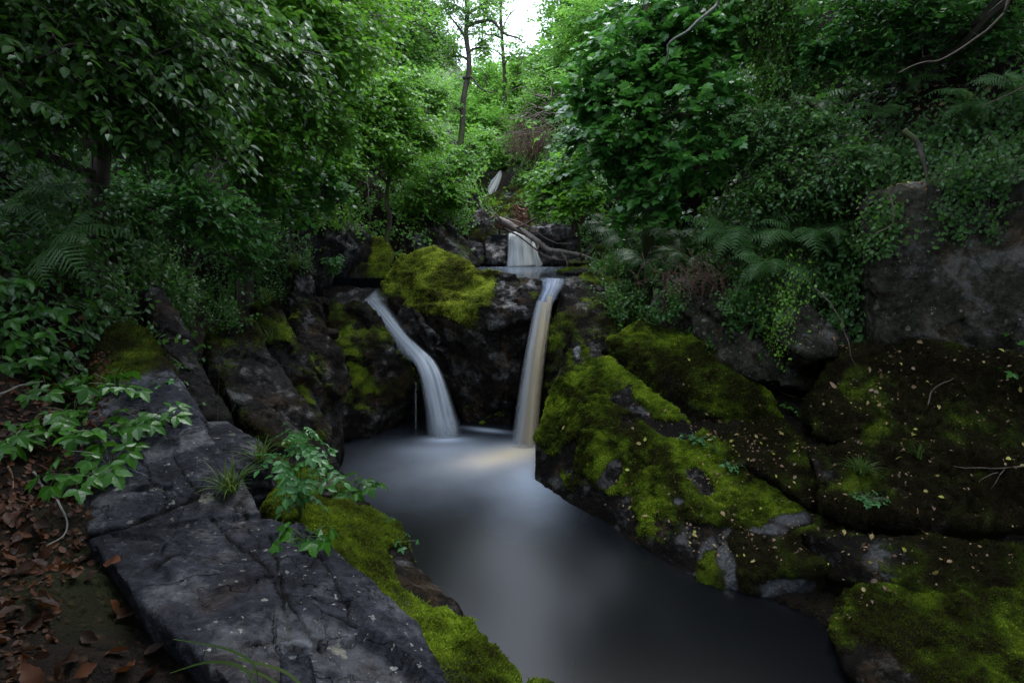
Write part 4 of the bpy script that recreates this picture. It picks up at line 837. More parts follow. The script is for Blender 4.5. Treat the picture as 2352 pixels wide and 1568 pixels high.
# ---- far trees
FAR = [
 ('ash_tree', 'tall blue-green tree left of the sky gap, thin trunk showing', (868, 17), [(850, 60, 17, 1.9), (900, 20, 18, 1.5), (800, 170, 16, 1.4), (935, 120, 17.5, 1.1), (900, 210, 16, 1.2), (1000, 230, 17, .8), (1010, 110, 19, .8), (985, 40, 19, .9)], 'leaf_f', -.35, 2.3, .13),
 ('ash_tree', 'tree crown in the top left centre, between the elm and the blue-green tree', (700, 13), [(740, 30, 13, 1.6), (800, -40, 14, 1.6), (690, -30, 12, 1.5), (640, 150, 11, 1.2)], 'leaf_b', -.25, 2.2, .12),
 ('birch_tree', 'small thin tree against the sky gap with see-through foliage', (1150, 26), [(1145, 50, 26, 1.3), (1120, 110, 26, 1.2), (1180, 125, 25, 1.0), (1140, -10, 26, 1.1), (1040, 90, 26, .8)], 'leaf_f', .15, .55, .10),
 ('far_tree', 'yellow-green tree low in the middle of the ravine, right of the slim tree', (1110, 26), [(1110, 200, 27, 1.7), (1090, 270, 25, 1.5), (1140, 300, 24, 1.4), (1100, 350, 22, 1.1)], 'leaf_f', .35, 2.5, .10),
 ('far_tree', 'pale green tree in the middle distance directly below the sky gap', (1190, 34), [(1170, 200, 33, 1.8), (1215, 175, 34, 1.8), (1150, 240, 30, 1.8), (1120, 190, 36, 1.7)], 'leaf_f', .25, 2.5, .12),
 ('far_tree', 'rounded green tree on the right slope beside the sky gap', (1290, 25), [(1325, 70, 25, 2.0), (1265, 160, 25, 1.6), (1345, -10, 26, 2.2)], 'leaf_f', .02, 2.5, .14),
 ('far_tree', 'second tree on the right slope, lower and darker, above the dead brushwood', (1330, 20), [(1340, 140, 20, 1.8), (1280, 210, 20, 1.4), (1400, 60, 19, 1.8), (1350, 220, 18, 1.2)], 'leaf_f', -.2, 2.4, .13),
 ('ivy_clad_tree', 'narrow ivy covered dead trunk in the middle distance', (1190, 22), [(1186, 200, 21.5, .42), (1186, 250, 21.5, .48), (1190, 300, 21.5, .4), (1186, 160, 21.5, .3)], 'leaf_b', -.1, 3.0, .14),
 ('far_bush', 'green bush on the slope behind the farthest fall', (1150, 21), [(1170, 350, 20.5, .9), (1140, 390, 20.5, .8), (1200, 390, 20, .9), (1110, 340, 19, .8), (1235, 440, 18.5, .7), (1180, 430, 20, .7)], 'leaf_f', .0, 2.6, .05),
 ('far_bush', 'dull olive bush with bare branches above the dead red brushwood', (1240, 19), [(1225, 260, 18.5, .9), (1260, 220, 18, .9), (1200, 290, 19, .6)], 'leaf_f', .1, 1.4, .05),
]
for nm, lab, (bx, bY), blobs, mt_, tb, cov, tr_ in FAR:
    b0_ = gp(bx, bY); tall = nm.endswith('tree')
    trk = None
    if tall:
        topY = bY; trk = [b0_, b0_ + np.array((.2, 0, 2.5)), at(bx, min(b[1] for b in blobs) + 40, topY), at(bx + 6, min(b[1] for b in blobs) - 30, topY)]
        if trk[2][2] < trk[1][2]: trk = [b0_, trk[3]]
    shrub(nm, lab, 'bush' if nm.endswith('bush') else 'tree', b0_, blobs, mt_, 'far', .11 if bY < 20 else .15, cov, 9, .6, tr_, .2, tbias=tb, trunk=trk, inner=10, twr=.006, tvar=.35, squash=.75)
# ---- right side
tk = [gp(1492, 8.8), at(1488, 420, 8.6), at(1496, 300, 8.5), at(1490, 190, 8.5), at(1486, 90, 8.5), at(1484, 20, 8.5), at(1470, -80, 8.5)]
shrub('sycamore_tree', 'sycamore with big glossy lobed leaves right of the centre, dark trunk at its top', 'tree', tk[0],
      [(1410, 170, 8.2, .75), (1540, 130, 8.2, .85), (1345, 260, 8.4, .55), (1440, 300, 8.0, .75), (1590, 260, 7.8, .8), (1390, 380, 8.2, .55), (1540, 390, 7.6, .6), (1480, 30, 8.6, .8), (1620, 60, 8.2, .8), (1640, 370, 7.4, .5), (1460, 450, 7.8, .4), (1310, 330, 8.8, .35), (1440, 510, 7.9, .32), (1520, 490, 7.7, .35)],
      'leaf_s', 'syc', .112, 2.5, 8, .42, .10, .35, trunk=tk, drift=(-.35, -.4, -.1), seed=13, normj=.45)
shrub('sycamore_bush', 'paler young sycamore spray hanging low towards the upper fall', 'bush', gp(1350, 11),
      [(1250, 430, 11.2, .5), (1300, 400, 10.8, .6), (1290, 470, 10.6, .5), (1340, 460, 10, .5), (1230, 480, 11.2, .28), (1340, 350, 10.2, .5)],
      'leaf_b', 'syc', .10, 2.4, 7, .4, .04, .3, drift=(-.5, -.3, 0), tbias=0, seed=14, squash=.6)
tk = [gp(1790, 8.2), at(1790, 250, 8.1), at(1800, 120, 8.1), at(1790, -30, 8.1), at(1780, -250, 8.0)]
shrub('ivy_clad_tree', 'olive green ivy and moss hung trunk near the top right, right of the sycamore', 'tree', tk[0],
      [(1790, 40, 8.0, .6), (1800, 130, 8.0, .5), (1740, 90, 8.2, .55), (1780, 210, 7.8, .4), (1700, 30, 8.4, .6)],
      'leaf_b', 'ovate', .05, 2.4, 9, .3, .16, .7, trunk=tk, drift=(0, -.2, -.7), tbias=-.32, seed=15)
tk = [gp(2080, 7.6), at(2080, 200, 7.5), at(2090, 80, 7.4), at(2100, -60, 7.3), at(2110, -350, 7.0), at(2110, -700, 6.4)]
shrub('dark_tree', 'dark leafy tree shading the top right corner', 'tree', tk[0],
      [(1950, 60, 7.4, .75), (2120, 30, 7.2, .8), (2280, 60, 6.8, .7), (2010, 140, 7.2, .4), (1880, 140, 7.6, .5), (0, (4.6, 3.4, 6.2), 1.7), (0, (3.2, 3.2, 7.0), 1.5), (0, (5.0, 1.2, 5.8), 1.8), (0, (3.4, .8, 6.6), 1.5), (0, (5.4, 5.6, 7.6), 1.7), (0, (3.2, 5.4, 8.2), 1.4), (0, (1.8, 1.6, 7.8), 1.2), (0, (3.0, -1.6, 6.2), 2.0), (0, (1.4, -3.6, 5.6), 2.0), (0, (4.4, -3.6, 4.6), 2.2), (0, (5.8, -.5, 4.2), 1.8), (0, (1.0, -.6, 7.2), 1.4), (0, (5.6, 3, 4.8), 1.3)],  # world-placed blobs: unseen extra canopy, added to darken the right bank and foreground
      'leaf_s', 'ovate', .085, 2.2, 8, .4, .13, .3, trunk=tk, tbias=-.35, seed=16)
shrub('bramble_bush', 'bramble and briar mass on the right bank between the sycamore and the upper ferns', 'bush', gp(1750, 7.6),
      [(1700, 330, 7.4, .5), (1780, 380, 7.2, .5), (1880, 330, 7.0, .45), (1880, 440, 6.6, .45), (1960, 400, 6.3, .4), (1740, 470, 7.0, .4), (1800, 290, 7.3, .4)],
      'leaf_i', 'ovate', .06, 2.0, 8, .3, .03, .4, drift=(-.1, -.4, -.4), seed=17)

# ---- undergrowth carpets
def carpet(name, label, n, sampler, mat, kind, size, lift, m=7, tlen=.28, tbias=0., droop=.35, hang=0., tw=True):
    ml = MB(); mt = MB() if tw else None
    x, y = sampler(n); z = ground_z(x, y); e = .1
    gx = (ground_z(x + e, y) - ground_z(x - e, y)) / (2 * e); gy = (ground_z(x, y + e) - ground_z(x, y - e)) / (2 * e)
    N = nrm(np.stack([-gx, -gy, np.ones_like(x)], -1))
    P = np.stack([x, y, z], -1) + N * (lift * RNG.random(len(x)) ** 1.3)[:, None] * (0.6 + .8 * sstep(-.3, .4, fbm(np.stack([x, y, z], -1), 1.1, 2, 80)))[:, None]
    down = nrm(np.stack([-gx, -gy, -(gx**2 + gy**2)], -1))
    d = down * .7 + RNG.normal(size=P.shape) * .6 + N * .25 - np.array((0, 0, hang))
    tn = .45 + tbias + .4 * fbm(P, 1.0, 3, 61) + RNG.normal(size=len(x)) * .1
    spray(ml, mt, kind, P, d, tlen * (.6 + .8 * RNG.random(len(x))), m, size, tn, droop, N * .6 + np.array((0, 0, .6)), twr=.003)
    root = empty(name, (float(x.mean()), float(y.mean()), float(z.mean()))) if mt else None
    if mt:
        tag(root, label, 'undergrowth', None, 'stuff'); o = ml.build('leaves', M[mat], root); o['kind'] = 'stuff'; q = mt.build('stems', M['twig'], root); q['kind'] = 'stuff'
    else:
        o = ml.build(name, M[mat]); tag(o, label, 'undergrowth', None, 'stuff')
def samp_left(y0, y1, d0, d1, pw=1.0):
    def f(n):
        y = y0 + (y1 - y0) * RNG.random(n) ** pw; d = d0 + (d1 - d0) * RNG.random(n); x = xl(y) - d
        k = fbm(np.stack([x, y, x * 0], -1), .9, 2, 90) > -.28; return x[k], y[k]
    return f
def samp_right(y0, y1, d0, d1, pw=1.0, q=-.28):
    def f(n):
        y = y0 + (y1 - y0) * RNG.random(n) ** pw; d = d0 + (d1 - d0) * RNG.random(n); x = xr(y) + d
        k = fbm(np.stack([x, y, x * 0], -1), .9, 2, 91) > q; return x[k], y[k]
    return f
def samp_right_dyn(y0, y1, extra, wid, pw=1.0, q=-.3):
    def f(n):
        y = y0 + (y1 - y0) * RNG.random(n) ** pw
        dd = I(y, (0, 3, 4.5, 5.5, 6.4, 7.5, 8.5, 11, 30), (3.5, 3.5, 3.0, 2.6, 2.35, 1.4, .6, .2, .2)); x = xr(y) + dd + extra + wid * RNG.random(n)
        k = fbm(np.stack([x, y, x * 0], -1), .9, 2, 91) > q; return x[k], y[k]
    return f
carpet('ivy_undergrowth', 'small leaved ivy and creepers covering the left bank above the tilted rocks', 5600, samp_left(4.6, 9.0, 1.9, 5.2), 'leaf_i', 'ovate', .048, .28, 8, .26)
carpet('undergrowth', 'leafy undergrowth on the left slope behind the falls', 7500, samp_left(10.4, 19, .15, 9, 1.2), 'leaf_b', 'far', .08, .5, 8, .4, tbias=-.15)
carpet('undergrowth', 'low green growth on the banks either side of the upper stream', 2600, lambda n: (lambda y, s, q: (np.where(s < 0, xl(y) - .12 - q, xr(y) + .12 + q), y))(11.4 + 7 * RNG.random(n), RNG.random(n) - .5, 1.8 * RNG.random(n)), 'leaf_b', 'far', .07, .22, 8, .3, tbias=-.1)
carpet('far_undergrowth', 'far green undergrowth covering both slopes up the ravine', 9000, lambda n: (lambda y, s: (np.where(s < 0, xl(y) - .3, xr(y) + .3) + s * 1.0, y))(15 + 45 * RNG.random(n) ** 1.3, np.where(RNG.random(n) < .5, -1, 1) * 15 * RNG.random(n) ** .9), 'leaf_f', 'far', .16, .9, 9, .8, tw=False)
carpet('ivy_undergrowth', 'ivy and bramble hanging over the rock wall on the right bank', 4200, samp_right_dyn(5.6, 8.6, .05, 1.9), 'leaf_i', 'ovate', .055, .30, 8, .3, hang=.5)
carpet('undergrowth', 'mixed undergrowth on the right slope above the ferns', 5200, samp_right_dyn(7.4, 16, .2, 6, 1.1), 'leaf_i', 'ovate', .08, .45, 8, .38)
carpet('undergrowth', 'sparse dark undergrowth on the leaf strewn slope at the top right', 1500, samp_right_dyn(4.5, 8.5, 1.6, 5, 1.0, -.05), 'leaf_i', 'ovate', .06, .3, 7, .3, tbias=-.15)
carpet('undergrowth', 'dark low leaves on the left bank below the overhanging hazel', 3200, samp_left(2.9, 6.2, 1.95, 4.5), 'leaf_i', 'ovate', .05, .25, 7, .25, tbias=-.1)
# ------------------------------------------------------------------ finding surfaces to stand things on
bpy.context.view_layer.update()
SOLID = [ground] + [v[1] for v in ROCKS.values()]
BB = []
for o in SOLID:
    mw = np.array(o.matrix_world); c8 = np.array([list(c) for c in o.bound_box]) @ mw[:3, :3].T + mw[:3, 3]; BB.append((o, Vector(mw[:3, 3]), c8.min(0), c8.max(0)))
def cast(org, d, maxd=60):
    best = None
    for o, off, lo, hi in BB:
        if d[2] == -1 and (org[0] < lo[0] or org[0] > hi[0] or org[1] < lo[1] or org[1] > hi[1]): continue
        ok, loc, nor, _ = o.ray_cast(Vector(org) - off, Vector(d), distance=maxd)
        if ok:
            L = loc + off; t = (L - Vector(org)).length
            if best is None or t < best[0]: best = (t, np.array(L), np.array(nor))
    return best
def hit(px, py):
    """surface point of the ground or a rock seen towards (px, py)"""
    p = at(px, py, 1.0) - np.array((0, 0, CAM_H)); d = nrm(p); r = cast((0, 0, CAM_H), tuple(d)); return (r[1], r[2]) if r else (at(px, py, 8), np.array((0, 0, 1.)))
def down(x, y, z=12.0):
    r = cast((x, y, z), (0, 0, -1)); return (r[1], r[2]) if r else None

# ------------------------------------------------------------------ ferns
def frond_mesh(L=.62, n=26, wid=.135, arch=.55, seed=0):
    rg = np.random.default_rng(seed); ml = MB()
    def rp(t):
        a = 1.05 - arch * 2.2 * t ** 1.3
        return a
    ts = np.linspace(0, 1, 40); ang = 1.05 - arch * 2.3 * ts ** 1.25; x = np.concatenate(([0], np.cumsum(np.cos(ang[:-1])))) * L / 39; z = np.concatenate(([0], np.cumsum(np.sin(ang[:-1])))) * L / 39
    pts = np.stack([x, np.zeros(40) + .03 * np.sin(ts * 3 + seed), z], -1); tube(ml, pts, np.linspace(.004, .0015, 40), 4, tint=.25)
    for i in range(n):
        t = .14 + .86 * (i + .5) / n; k = t * 39; a = int(k); p = pts[a] + (pts[min(a + 1, 39)] - pts[a]) * (k - a); tg = nrm(pts[min(a + 1, 39)] - pts[a - 1]); up = np.array((-tg[2], 0, tg[0]))
        ln = wid * (math.sin(math.pi * min(1, (t - .1) * .75 + .22)) ** .8) * (1 - .78 * max(0, t - .55) / .45) * (.92 + .16 * rg.random())
        for sgn in (1, -1):
            dr = nrm(np.array((0, sgn, 0)) + tg * (.35 + .25 * t) + up * -.18 + rg.normal(size=3) * .05); cr = nrm(np.cross(dr, up)); w_ = ln * .085 + .003
            m = 6; V = []
            for q in range(m):
                f = q / m; ww = w_ * (1 - f) ** .6; V.append(p + dr * ln * f + cr * ww * sgn + up * (-.10 * ln * f * f)); V.append(p + dr * ln * f - cr * ww * sgn * .9 + up * (-.10 * ln * f * f))
                # pinnule notch
                V.append(p + dr * ln * (f + .5 / m) + cr * ww * .45 * sgn + up * (-.10 * ln * f * f)); V.append(p + dr * ln * (f + .5 / m) - cr * ww * .40 * sgn + up * (-.10 * ln * f * f))
            V.append(p + dr * ln - up * .1 * ln); V = np.array(V); F = []
            for q in range(m * 2 - 1): b = q * 2; F += [(b, b + 2, b + 1), (b + 1, b + 2, b + 3)]
            F.append((4 * m - 2, 4 * m, 4 * m - 1))
            ml.add(V, np.array(F), np.clip(.5 + rg.normal() * .12 + (t - .5) * .2, 0, 1))
    V = np.concatenate(ml.V); return npmesh('frond', V, [np.concatenate(f) for f in ml.F.values()], np.concatenate(ml.T))
FM = [frond_mesh(seed=k, arch=a, n=n_) for k, (a, n_) in enumerate(((.72, 19), (.85, 18), (.6, 20)))]
for m_ in FM: m_.materials.append(M['fern'])
def fern(label, px, py, scale=1.0, n=8, face=-1.6, fan=2.2, tilt=0.0, group='ferns on the banks'):
    P, N = hit(px, py); pull = nrm(np.array((0, 0, CAM_H)) - P); r = empty('fern', tuple(P + pull * .26 + N * .12)); r.rotation_euler = (.5, 0, 0); tag(r, label, 'fern', group)
    for k in range(n):
        o = link('frond', FM[k % 3], None, r)
        o.rotation_euler = (random.uniform(-.25, .25), random.uniform(-.15, .35) + tilt, face + fan * ((k + .5) / n - .5) * 2 * .5 + random.uniform(-.15, .15))
        s = 1.3 * scale * random.uniform(.75, 1.1); o.scale = (s, s, s)
for a in (('big arching fern at the left edge, drooping over the dark left bank', 30, 560, 1.0, 8, -.2, 1.6),
          ('second fern at the left edge, lower and half hidden by the herbs', 110, 620, .8, 6, -.3, 1.8),
          ('fern with pale fronds below the sycamore, nearest the right fall', 1430, 540, 1.25, 9, -2.2, 3.0),
          ('fern hanging under the middle of the sycamore, second from the centre', 1545, 545, 1.2, 9, -1.9, 2.8),
          ('broad fern on the right bank above the hanging ivy', 1690, 560, 1.2, 9, -1.8, 3.0),
          ('broad fern right of the hanging ivy, nearest the cliff block among the low ferns', 1830, 570, 1.15, 9, -1.7, 3.0),
          ('lower fern of a pair hanging over the ivy, left of the broken rock wall centre', 1600, 610, 1.0, 8, -1.9, 2.8),
          ('low drooping fern directly above the angular pale rock', 1760, 625, 1.0, 8, -1.7, 2.8),
          ('small low fern beside the round bluish leaves near the cliff block', 1880, 560, .9, 8, -1.6, 2.6),
          ('fern at the lower left foot of the sycamore, beside the dead bracken', 1490, 600, .9, 8, -2.1, 2.6),
          ('fern in the upper row right of the sycamore, nearest its leaves', 1640, 290, 1.1, 8, -1.9, 2.6),
          ('fern in the upper row, middle, under the ivy hung trunk', 1740, 275, 1.1, 8, -1.8, 2.6),
          ('fern in the upper row, right of the ivy hung trunk', 1850, 250, 1.05, 8, -1.7, 2.6),
          ('bluish fern reaching over the top of the tall cliff block', 2040, 290, .7, 7, -2.4, 1.6),
          ('bluish fern at the right edge above the tall cliff block', 2210, 270, .7, 8, -2.5, 1.8),
          ('last bluish fern in the far right above the cliff block', 2330, 240, .7, 7, -2.6, 1.6),
          ('small fern on the brown slope between the upper and the lower ferns', 1930, 420, .8, 7, -1.8, 2.4),
          ('small fern at the foot of the bramble mass on the right bank', 1780, 440, .9, 7, -1.8, 2.6),
          ('low fern clump on the dark leaf strewn slope near the top right', 2080, 210, .7, 7, -1.9, 2.6)):
    fern(*a)

# ------------------------------------------------------------------ herbs
def compound(nl, size, gap=.03):
    """one compound leaf lying along +x"""
    ml = MB(); tube(ml, [(0, 0, 0), (gap * .7, 0, .004), (gap * 1.2, 0, 0)], (.0018, .0012, .001), 4, tint=.3)
    if nl == 3: sp = [(gap * 1.1, 0, 0, 1.0), (gap, .0, 1.25, .85), (gap, .0, -1.25, .85)]
    elif nl == 5: sp = [(gap * 1.2, 0, 0, 1.0), (gap, 0, .9, .9), (gap, 0, -.9, .9), (gap * .2, 0, 1.6, .7), (gap * .2, 0, -1.6, .7)]
    else:
        sp = [(gap * nl / 2, 0, 0, 1)]
        for k in range(nl // 2): sp += [(gap * (k + .4), 0, 1.15, .9), (gap * (k + .4), 0, -1.15, .9)]
        tube(ml, [(0, 0, 0), (gap * nl / 2, 0, 0)], .0012, 3, tint=.3)
    for x, y, an, sc_ in sp:
        d = np.array([[math.cos(an), math.sin(an), random.uniform(-.15, .05)]]); place_leaves(ml, 'toothed', np.array([[x, y, 0.]]), d, np.array([[random.uniform(-.2, .2), random.uniform(-.2, .2), 1.]]), size * sc_, np.array([random.uniform(.25, .8)]))
    return npmesh('leaf', np.concatenate(ml.V), [np.concatenate(f) for f in ml.F.values()], np.concatenate(ml.T))
CM = {}
for nm, nl, sz, gp_, mat in (('tri', 3, .085, .035, 'herb'), ('five', 5, .075, .05, 'herb'), ('pin', 7, .034, .026, 'pale_herb'), ('pin5', 5, .036, .024, 'pale_herb'), ('clover', 3, .03, .012, 'pale_herb')):
    CM[nm] = [compound(nl, sz, gp_) for _ in range(4)]
    for m_ in CM[nm]: m_.materials.append(M[mat])
def herb(name, label, px, py, kinds, stems, height, spread, scale=1.0, lean=(0, 0, 0), group=None, cat='plant', pernode=1, stemmat='stem', P=None):
    if P is None: P, N = hit(px, py)
    r = empty(name, tuple(P - np.array((0, 0, .01)))); tag(r, label, cat, group)
    for k in range(stems):
        a = k / stems * 6.283 + random.uniform(-.5, .5); rr = spread * random.uniform(.45, 1); h = height * random.uniform(.6, 1.1)
        tip = np.array((math.cos(a) * rr, math.sin(a) * rr, h)) + np.array(lean) * random.uniform(.6, 1.2)
        pts = spline([(0, 0, 0), tip * np.array((.35, .35, .7)), tip], 10); mb = MB(); tube(mb, pts + np.array(r.location), np.linspace(.0028, .0014, 10), 4); mb.build('stem', M[stemmat], r)
        for q in range(pernode):
            f = 1 - q / max(1, pernode) * .75; i = int(f * 9); p = pts[i]
            o = link('leaf', random.choice(CM[random.choice(kinds)]), None, r)
            o.location = p; az = math.atan2(tip[1], tip[0]) + (0 if q == 0 else (1.2 if q % 2 else -1.2)) + random.uniform(-.3, .3)
            o.rotation_euler = (random.uniform(-.55, .55), random.uniform(.0, .95), az); s = scale * random.uniform(.8, 1.15); o.scale = (s, s, s)
HL = (('topmost glossy herb with toothed leaflets at the left edge, against dark shade', 125, 705), ('glossy herb at the far left edge below the topmost herb', 15, 720), ('dense green herb clump at the left edge, halfway down', 60, 830),
      ('green herb beside brown leaves left of the mossy mound', 110, 880), ('herb with pointed leaflets standing in front of the mossy mound', 270, 880), ('herb leaning right over the slab head, right of the mossy mound herb', 335, 965),
      ('herb with one yellow tinged leaf left of the slab', 170, 930), ('broad herb spilling onto the upper left of the slab', 235, 985), ('low herb at the left edge beside the brown litter', 25, 1010),
      ('herb drooping over the slab with two clusters of pointed leaflets', 255, 1045), ('lowest herb hanging in front of the slab, left', 190, 1085), ('herb between the left edge and the slab herbs, darker green', 115, 985), ('small herb under the topmost one, left', 75, 760), ('dark herb beneath the drooping fern at the left edge', 40, 650), ('herb among grass left of the thin tilted slab', 210, 680))
for k, (lb, x, y) in enumerate(HL):
    herb('leafy_herb', lb, x, y + 30, ('tri', 'five', 'tri'), 5 if k % 2 else 6, .13, .15, .92, (.03, -.05, 0), 'glossy toothed herbs at the left', pernode=2)
herb('pale_plant', 'pale green plant with small rounded leaflets above the mossy ledge', 690, 1190, ('pin', 'pin5'), 9, .34, .16, 1.25, (.03, -.02, .05), pernode=5, stemmat='stem')
herb('pale_plant', 'upper shoot of pale small leaflets against the dark tilted slab', 690, 1075, ('pin', 'pin5'), 4, .26, .08, 1.1, (0, 0, .05), pernode=5)
herb('pale_plant', 'low pale leaves in the crack between the big slab and the mossy ledge', 700, 1240, ('tri', 'clover'), 6, .06, .10, .7, pernode=2)
herb('leafy_plant', 'bright rosette plant with upright oval leaves at the edge of the pool', 815, 1140, ('tri',), 8, .14, .12, .95, pernode=2)
herb('small_plant', 'tiny seedling on the mossy ledge just below the straw tuft', 915, 1245, ('clover',), 4, .03, .06, .9, (.03, 0, 0))
herb('small_plant', 'tiny sprig hanging at the edge of the ledge below the bright rosette', 875, 1185, ('clover',), 4, .03, .05, .9, (.04, 0, -.02))
herb('small_plant', 'little yellow-green sprig standing on the slab head', 370, 890, ('clover',), 4, .05, .05, 1.0)
herb('leafy_plant', 'upright leafy shoot growing from the rock left of the flat boulder', 765, 640, ('tri', 'pin'), 8, .34, .16, 1.3, (0, 0, .1), pernode=5)
herb('small_plant', 'fresh green sprig with ivy leaves beside the pale twig on the right bank', 1835, 940, ('tri',), 7, .05, .12, .75, pernode=1)
herb('small_plant', 'clover like green clump on the dark bank at the right', 1995, 1150, ('clover', 'clover'), 26, .06, .13, 1.1, pernode=2)
herb('small_plant', 'bluish green seedlings in the gap behind the long mossy ridge', 1600, 1010, ('clover',), 18, .07, .16, 1.3, pernode=2)
herb('small_plant', 'second patch of seedlings lower in the gap behind the mossy ridge', 1680, 1070, ('clover',), 14, .05, .14, 1.1, pernode=2)
herb('broad_leaf_plant', 'round bluish leaves at the left of the tall cliff block', 1905, 640, ('tri',), 7, .14, .14, 1.2, (0, -.08, 0), pernode=2)
herb('small_plant', 'single light green leaves at the right edge beside the cliff block', 2345, 790, ('tri',), 4, .1, .1, .9, pernode=1)
herb('small_plant', 'second group of light green leaves at the right edge, lower', 2340, 870, ('tri',), 4, .08, .1, .8, pernode=1)

# ------------------------------------------------------------------ grass
def tuft(name, label, P, n, L, spread=.7, mat='grass', droop=.6, lean=(0, 0, 0), wd=.0035, group=None, cat='grass tuft', parent=None, child='blades', up=1.0):
    r = parent
    if r is None: r = empty(name, tuple(P)); tag(r, label, cat, group)
    ml = MB(); seg = 7
    for k in range(n):
        a = random.uniform(0, 6.283); s = random.uniform(.1, 1) * spread; l = L * random.uniform(.55, 1.1); d = nrm(np.array((math.cos(a) * s, math.sin(a) * s, up)) + np.array(lean))
        t = np.linspace(0, 1, seg)[:, None]; pts = P + RNG.normal(size=3) * np.array((.012, .012, 0)) + d * l * t + np.array((d[0], d[1], -1.0)) * droop * l * t ** 2.2 * (.4 + .6 * s)
        sd = nrm(np.cross(d, (0, 0, 1.)) + 1e-4) * wd * (1 - t ** 2 * .92); V = np.concatenate([pts - sd, pts + sd]); i = np.arange(seg - 1)
        ml.add(V, np.stack([i, i + 1, i + seg + 1, i + seg], -1), random.uniform(.15, .9))
    ml.build(child, M[mat], r); return r
P, _ = hit(775, 1140)
r = tuft('grass_tussock', 'grass tussock with pale dead straw hanging down at the rim of the ledge', P, 70, .20, .8)
tuft('', '', P + np.array((0, -.03, .01)), 90, .22, .25, 'straw', .2, (.0, -.6, 0), .003, parent=r, child='dead_straw', up=-1.0)
for a in ((530, 1130, 60, .22, 'fine grass tuft in the hollow between the big slab and the tilted rocks'), (600, 1060, 40, .25, 'grass tuft beside the small wet ledge, left'), (612, 700, 110, .34, 'dense grass tuft at the foot of the ivy bank, upper of two'),
          (622, 790, 70, .26, 'grass tuft growing on the tilted rocks, lower of two'), (680, 620, 90, .32, 'long grass falling over the top of the tall rock fin'), (1975, 1090, 90, .26, 'dark drooping grass tuft on the leaf strewn right bank'),
          (1640, 1040, 40, .16, 'short grass in the gap behind the long mossy ridge'), (310, 640, 60, .3, 'dark grass on the left bank above the thin tilted slab'), (200, 600, 60, .3, 'dark grass left of the thin tilted slab under the hazel'),
          (2110, 1050, 30, .16, 'short grass among yellow leaves at the right'), (2010, 210, 70, .3, 'grass tuft on the brown slope near the top right')):
    P, _ = hit(a[0], a[1]); tuft('grass_tuft', a[4], P, a[2], a[3], .8, wd=.003 + .0003 * np.linalg.norm(P - np.array((0, 0, 3.2))), group='grass tufts on the banks')
def blade_set(label, strands, mat='grass', w0=.004):
    r = empty('grass_clump', tuple(at(*strands[0][0]))); tag(r, label, 'grass')
    for s in strands:
        pts = spline([at(*q) for q in s], 18); wd = w0 * (1 - np.linspace(0, 1, 18)[:, None] ** 2 * .9); sd = np.array((0, .5, .86)) * wd; i = np.arange(17)
        ml = MB(); ml.add(np.concatenate([pts - sd, pts + sd + np.array((0, .001, 0))]), np.stack([i, i + 1, i + 19, i + 18], -1), random.uniform(.5, 1)); ml.build('blade', M[mat], r)
blade_set('long curved grass blades arching over the bottom of the big slab', [[(590, 1600, 1.16), (585, 1530, 1.17), (520, 1490, 1.18), (398, 1467, 1.2)], [(600, 1600, 1.15), (560, 1535, 1.16), (480, 1520, 1.17), (390, 1545, 1.18)],
          [(700, 1580, 1.25), (650, 1540, 1.25), (560, 1515, 1.25), (540, 1512, 1.25)], [(680, 1600, 1.22), (600, 1548, 1.22), (550, 1540, 1.22)], [(640, 1600, 1.2), (638, 1550, 1.2), (655, 1490, 1.21)]])
P, _ = hit(500, 970)
blade_set('tall thin grass stalk with a nodding seed head before the dark slabs', [[(500, 975, 3.5), (503, 880, 3.5), (506, 800, 3.5), (520, 750, 3.5)], [(504, 850, 3.5), (512, 815, 3.5), (530, 800, 3.5)], [(505, 830, 3.5), (518, 790, 3.5), (522, 770, 3.5)], [(530, 950, 3.5), (548, 910, 3.5), (556, 880, 3.5)], [(535, 950, 3.5), (545, 900, 3.5), (565, 870, 3.5)]])
blade_set('two thin dry stalks at the bottom centre by the water', [[(1312, 1600, 2.2), (1313, 1540, 2.2), (1318, 1500, 2.2)], [(1322, 1600, 2.2), (1320, 1550, 2.2), (1317, 1515, 2.2)]], 'straw', .002)

# ------------------------------------------------------------------ twigs, log, brushwood
def stick(name, label, main, r0, mat, side=(), group=None, cat='twig', wig=.02, kid='side_twig', sides=6):
    pts = wiggle(spline([np.array(q, float) for q in main], 26), wig, len(bpy.data.objects) % 40, 5)
    r = empty(name, tuple(pts[0])); tag(r, label, cat, group)
    mb = MB(); tube(mb, pts, np.linspace(r0, r0 * .4, 26), sides, .07); mb.build('stem', M[mat], r, True)
    for s in side:
        mb = MB(); tube(mb, wiggle(spline([np.array(q, float) for q in s], 12), wig * .7, 7, 6), np.linspace(r0 * .6, r0 * .25, 12), 5, .07); mb.build(kid, M[mat], r, True)
    return r
def on(px, py, up=.02): return hit(px, py)[0] + np.array((0, 0, up))
stick('twig', 'curved grey twig lying over brown leaves at the lower left', [on(78, 1092), on(95, 1125), on(140, 1165), on(160, 1205), on(155, 1240), on(118, 1265)], .0055, 'greytwig', [[on(88, 1118), on(140, 1140), on(195, 1142)], [on(185, 1142), on(210, 1125), on(222, 1112)]])
stick('twig', 'thin brown vine stem climbing beside the brown leaves at the left edge', [on(20, 1080), on(35, 1110), on(45, 1150), on(80, 1180)], .005, 'redstem')
stick('twig', 'pale dry stem pointing in from the left edge above the litter', [on(-30, 940, .06), on(40, 930, .08), on(95, 905, .08)], .006, 'greytwig')
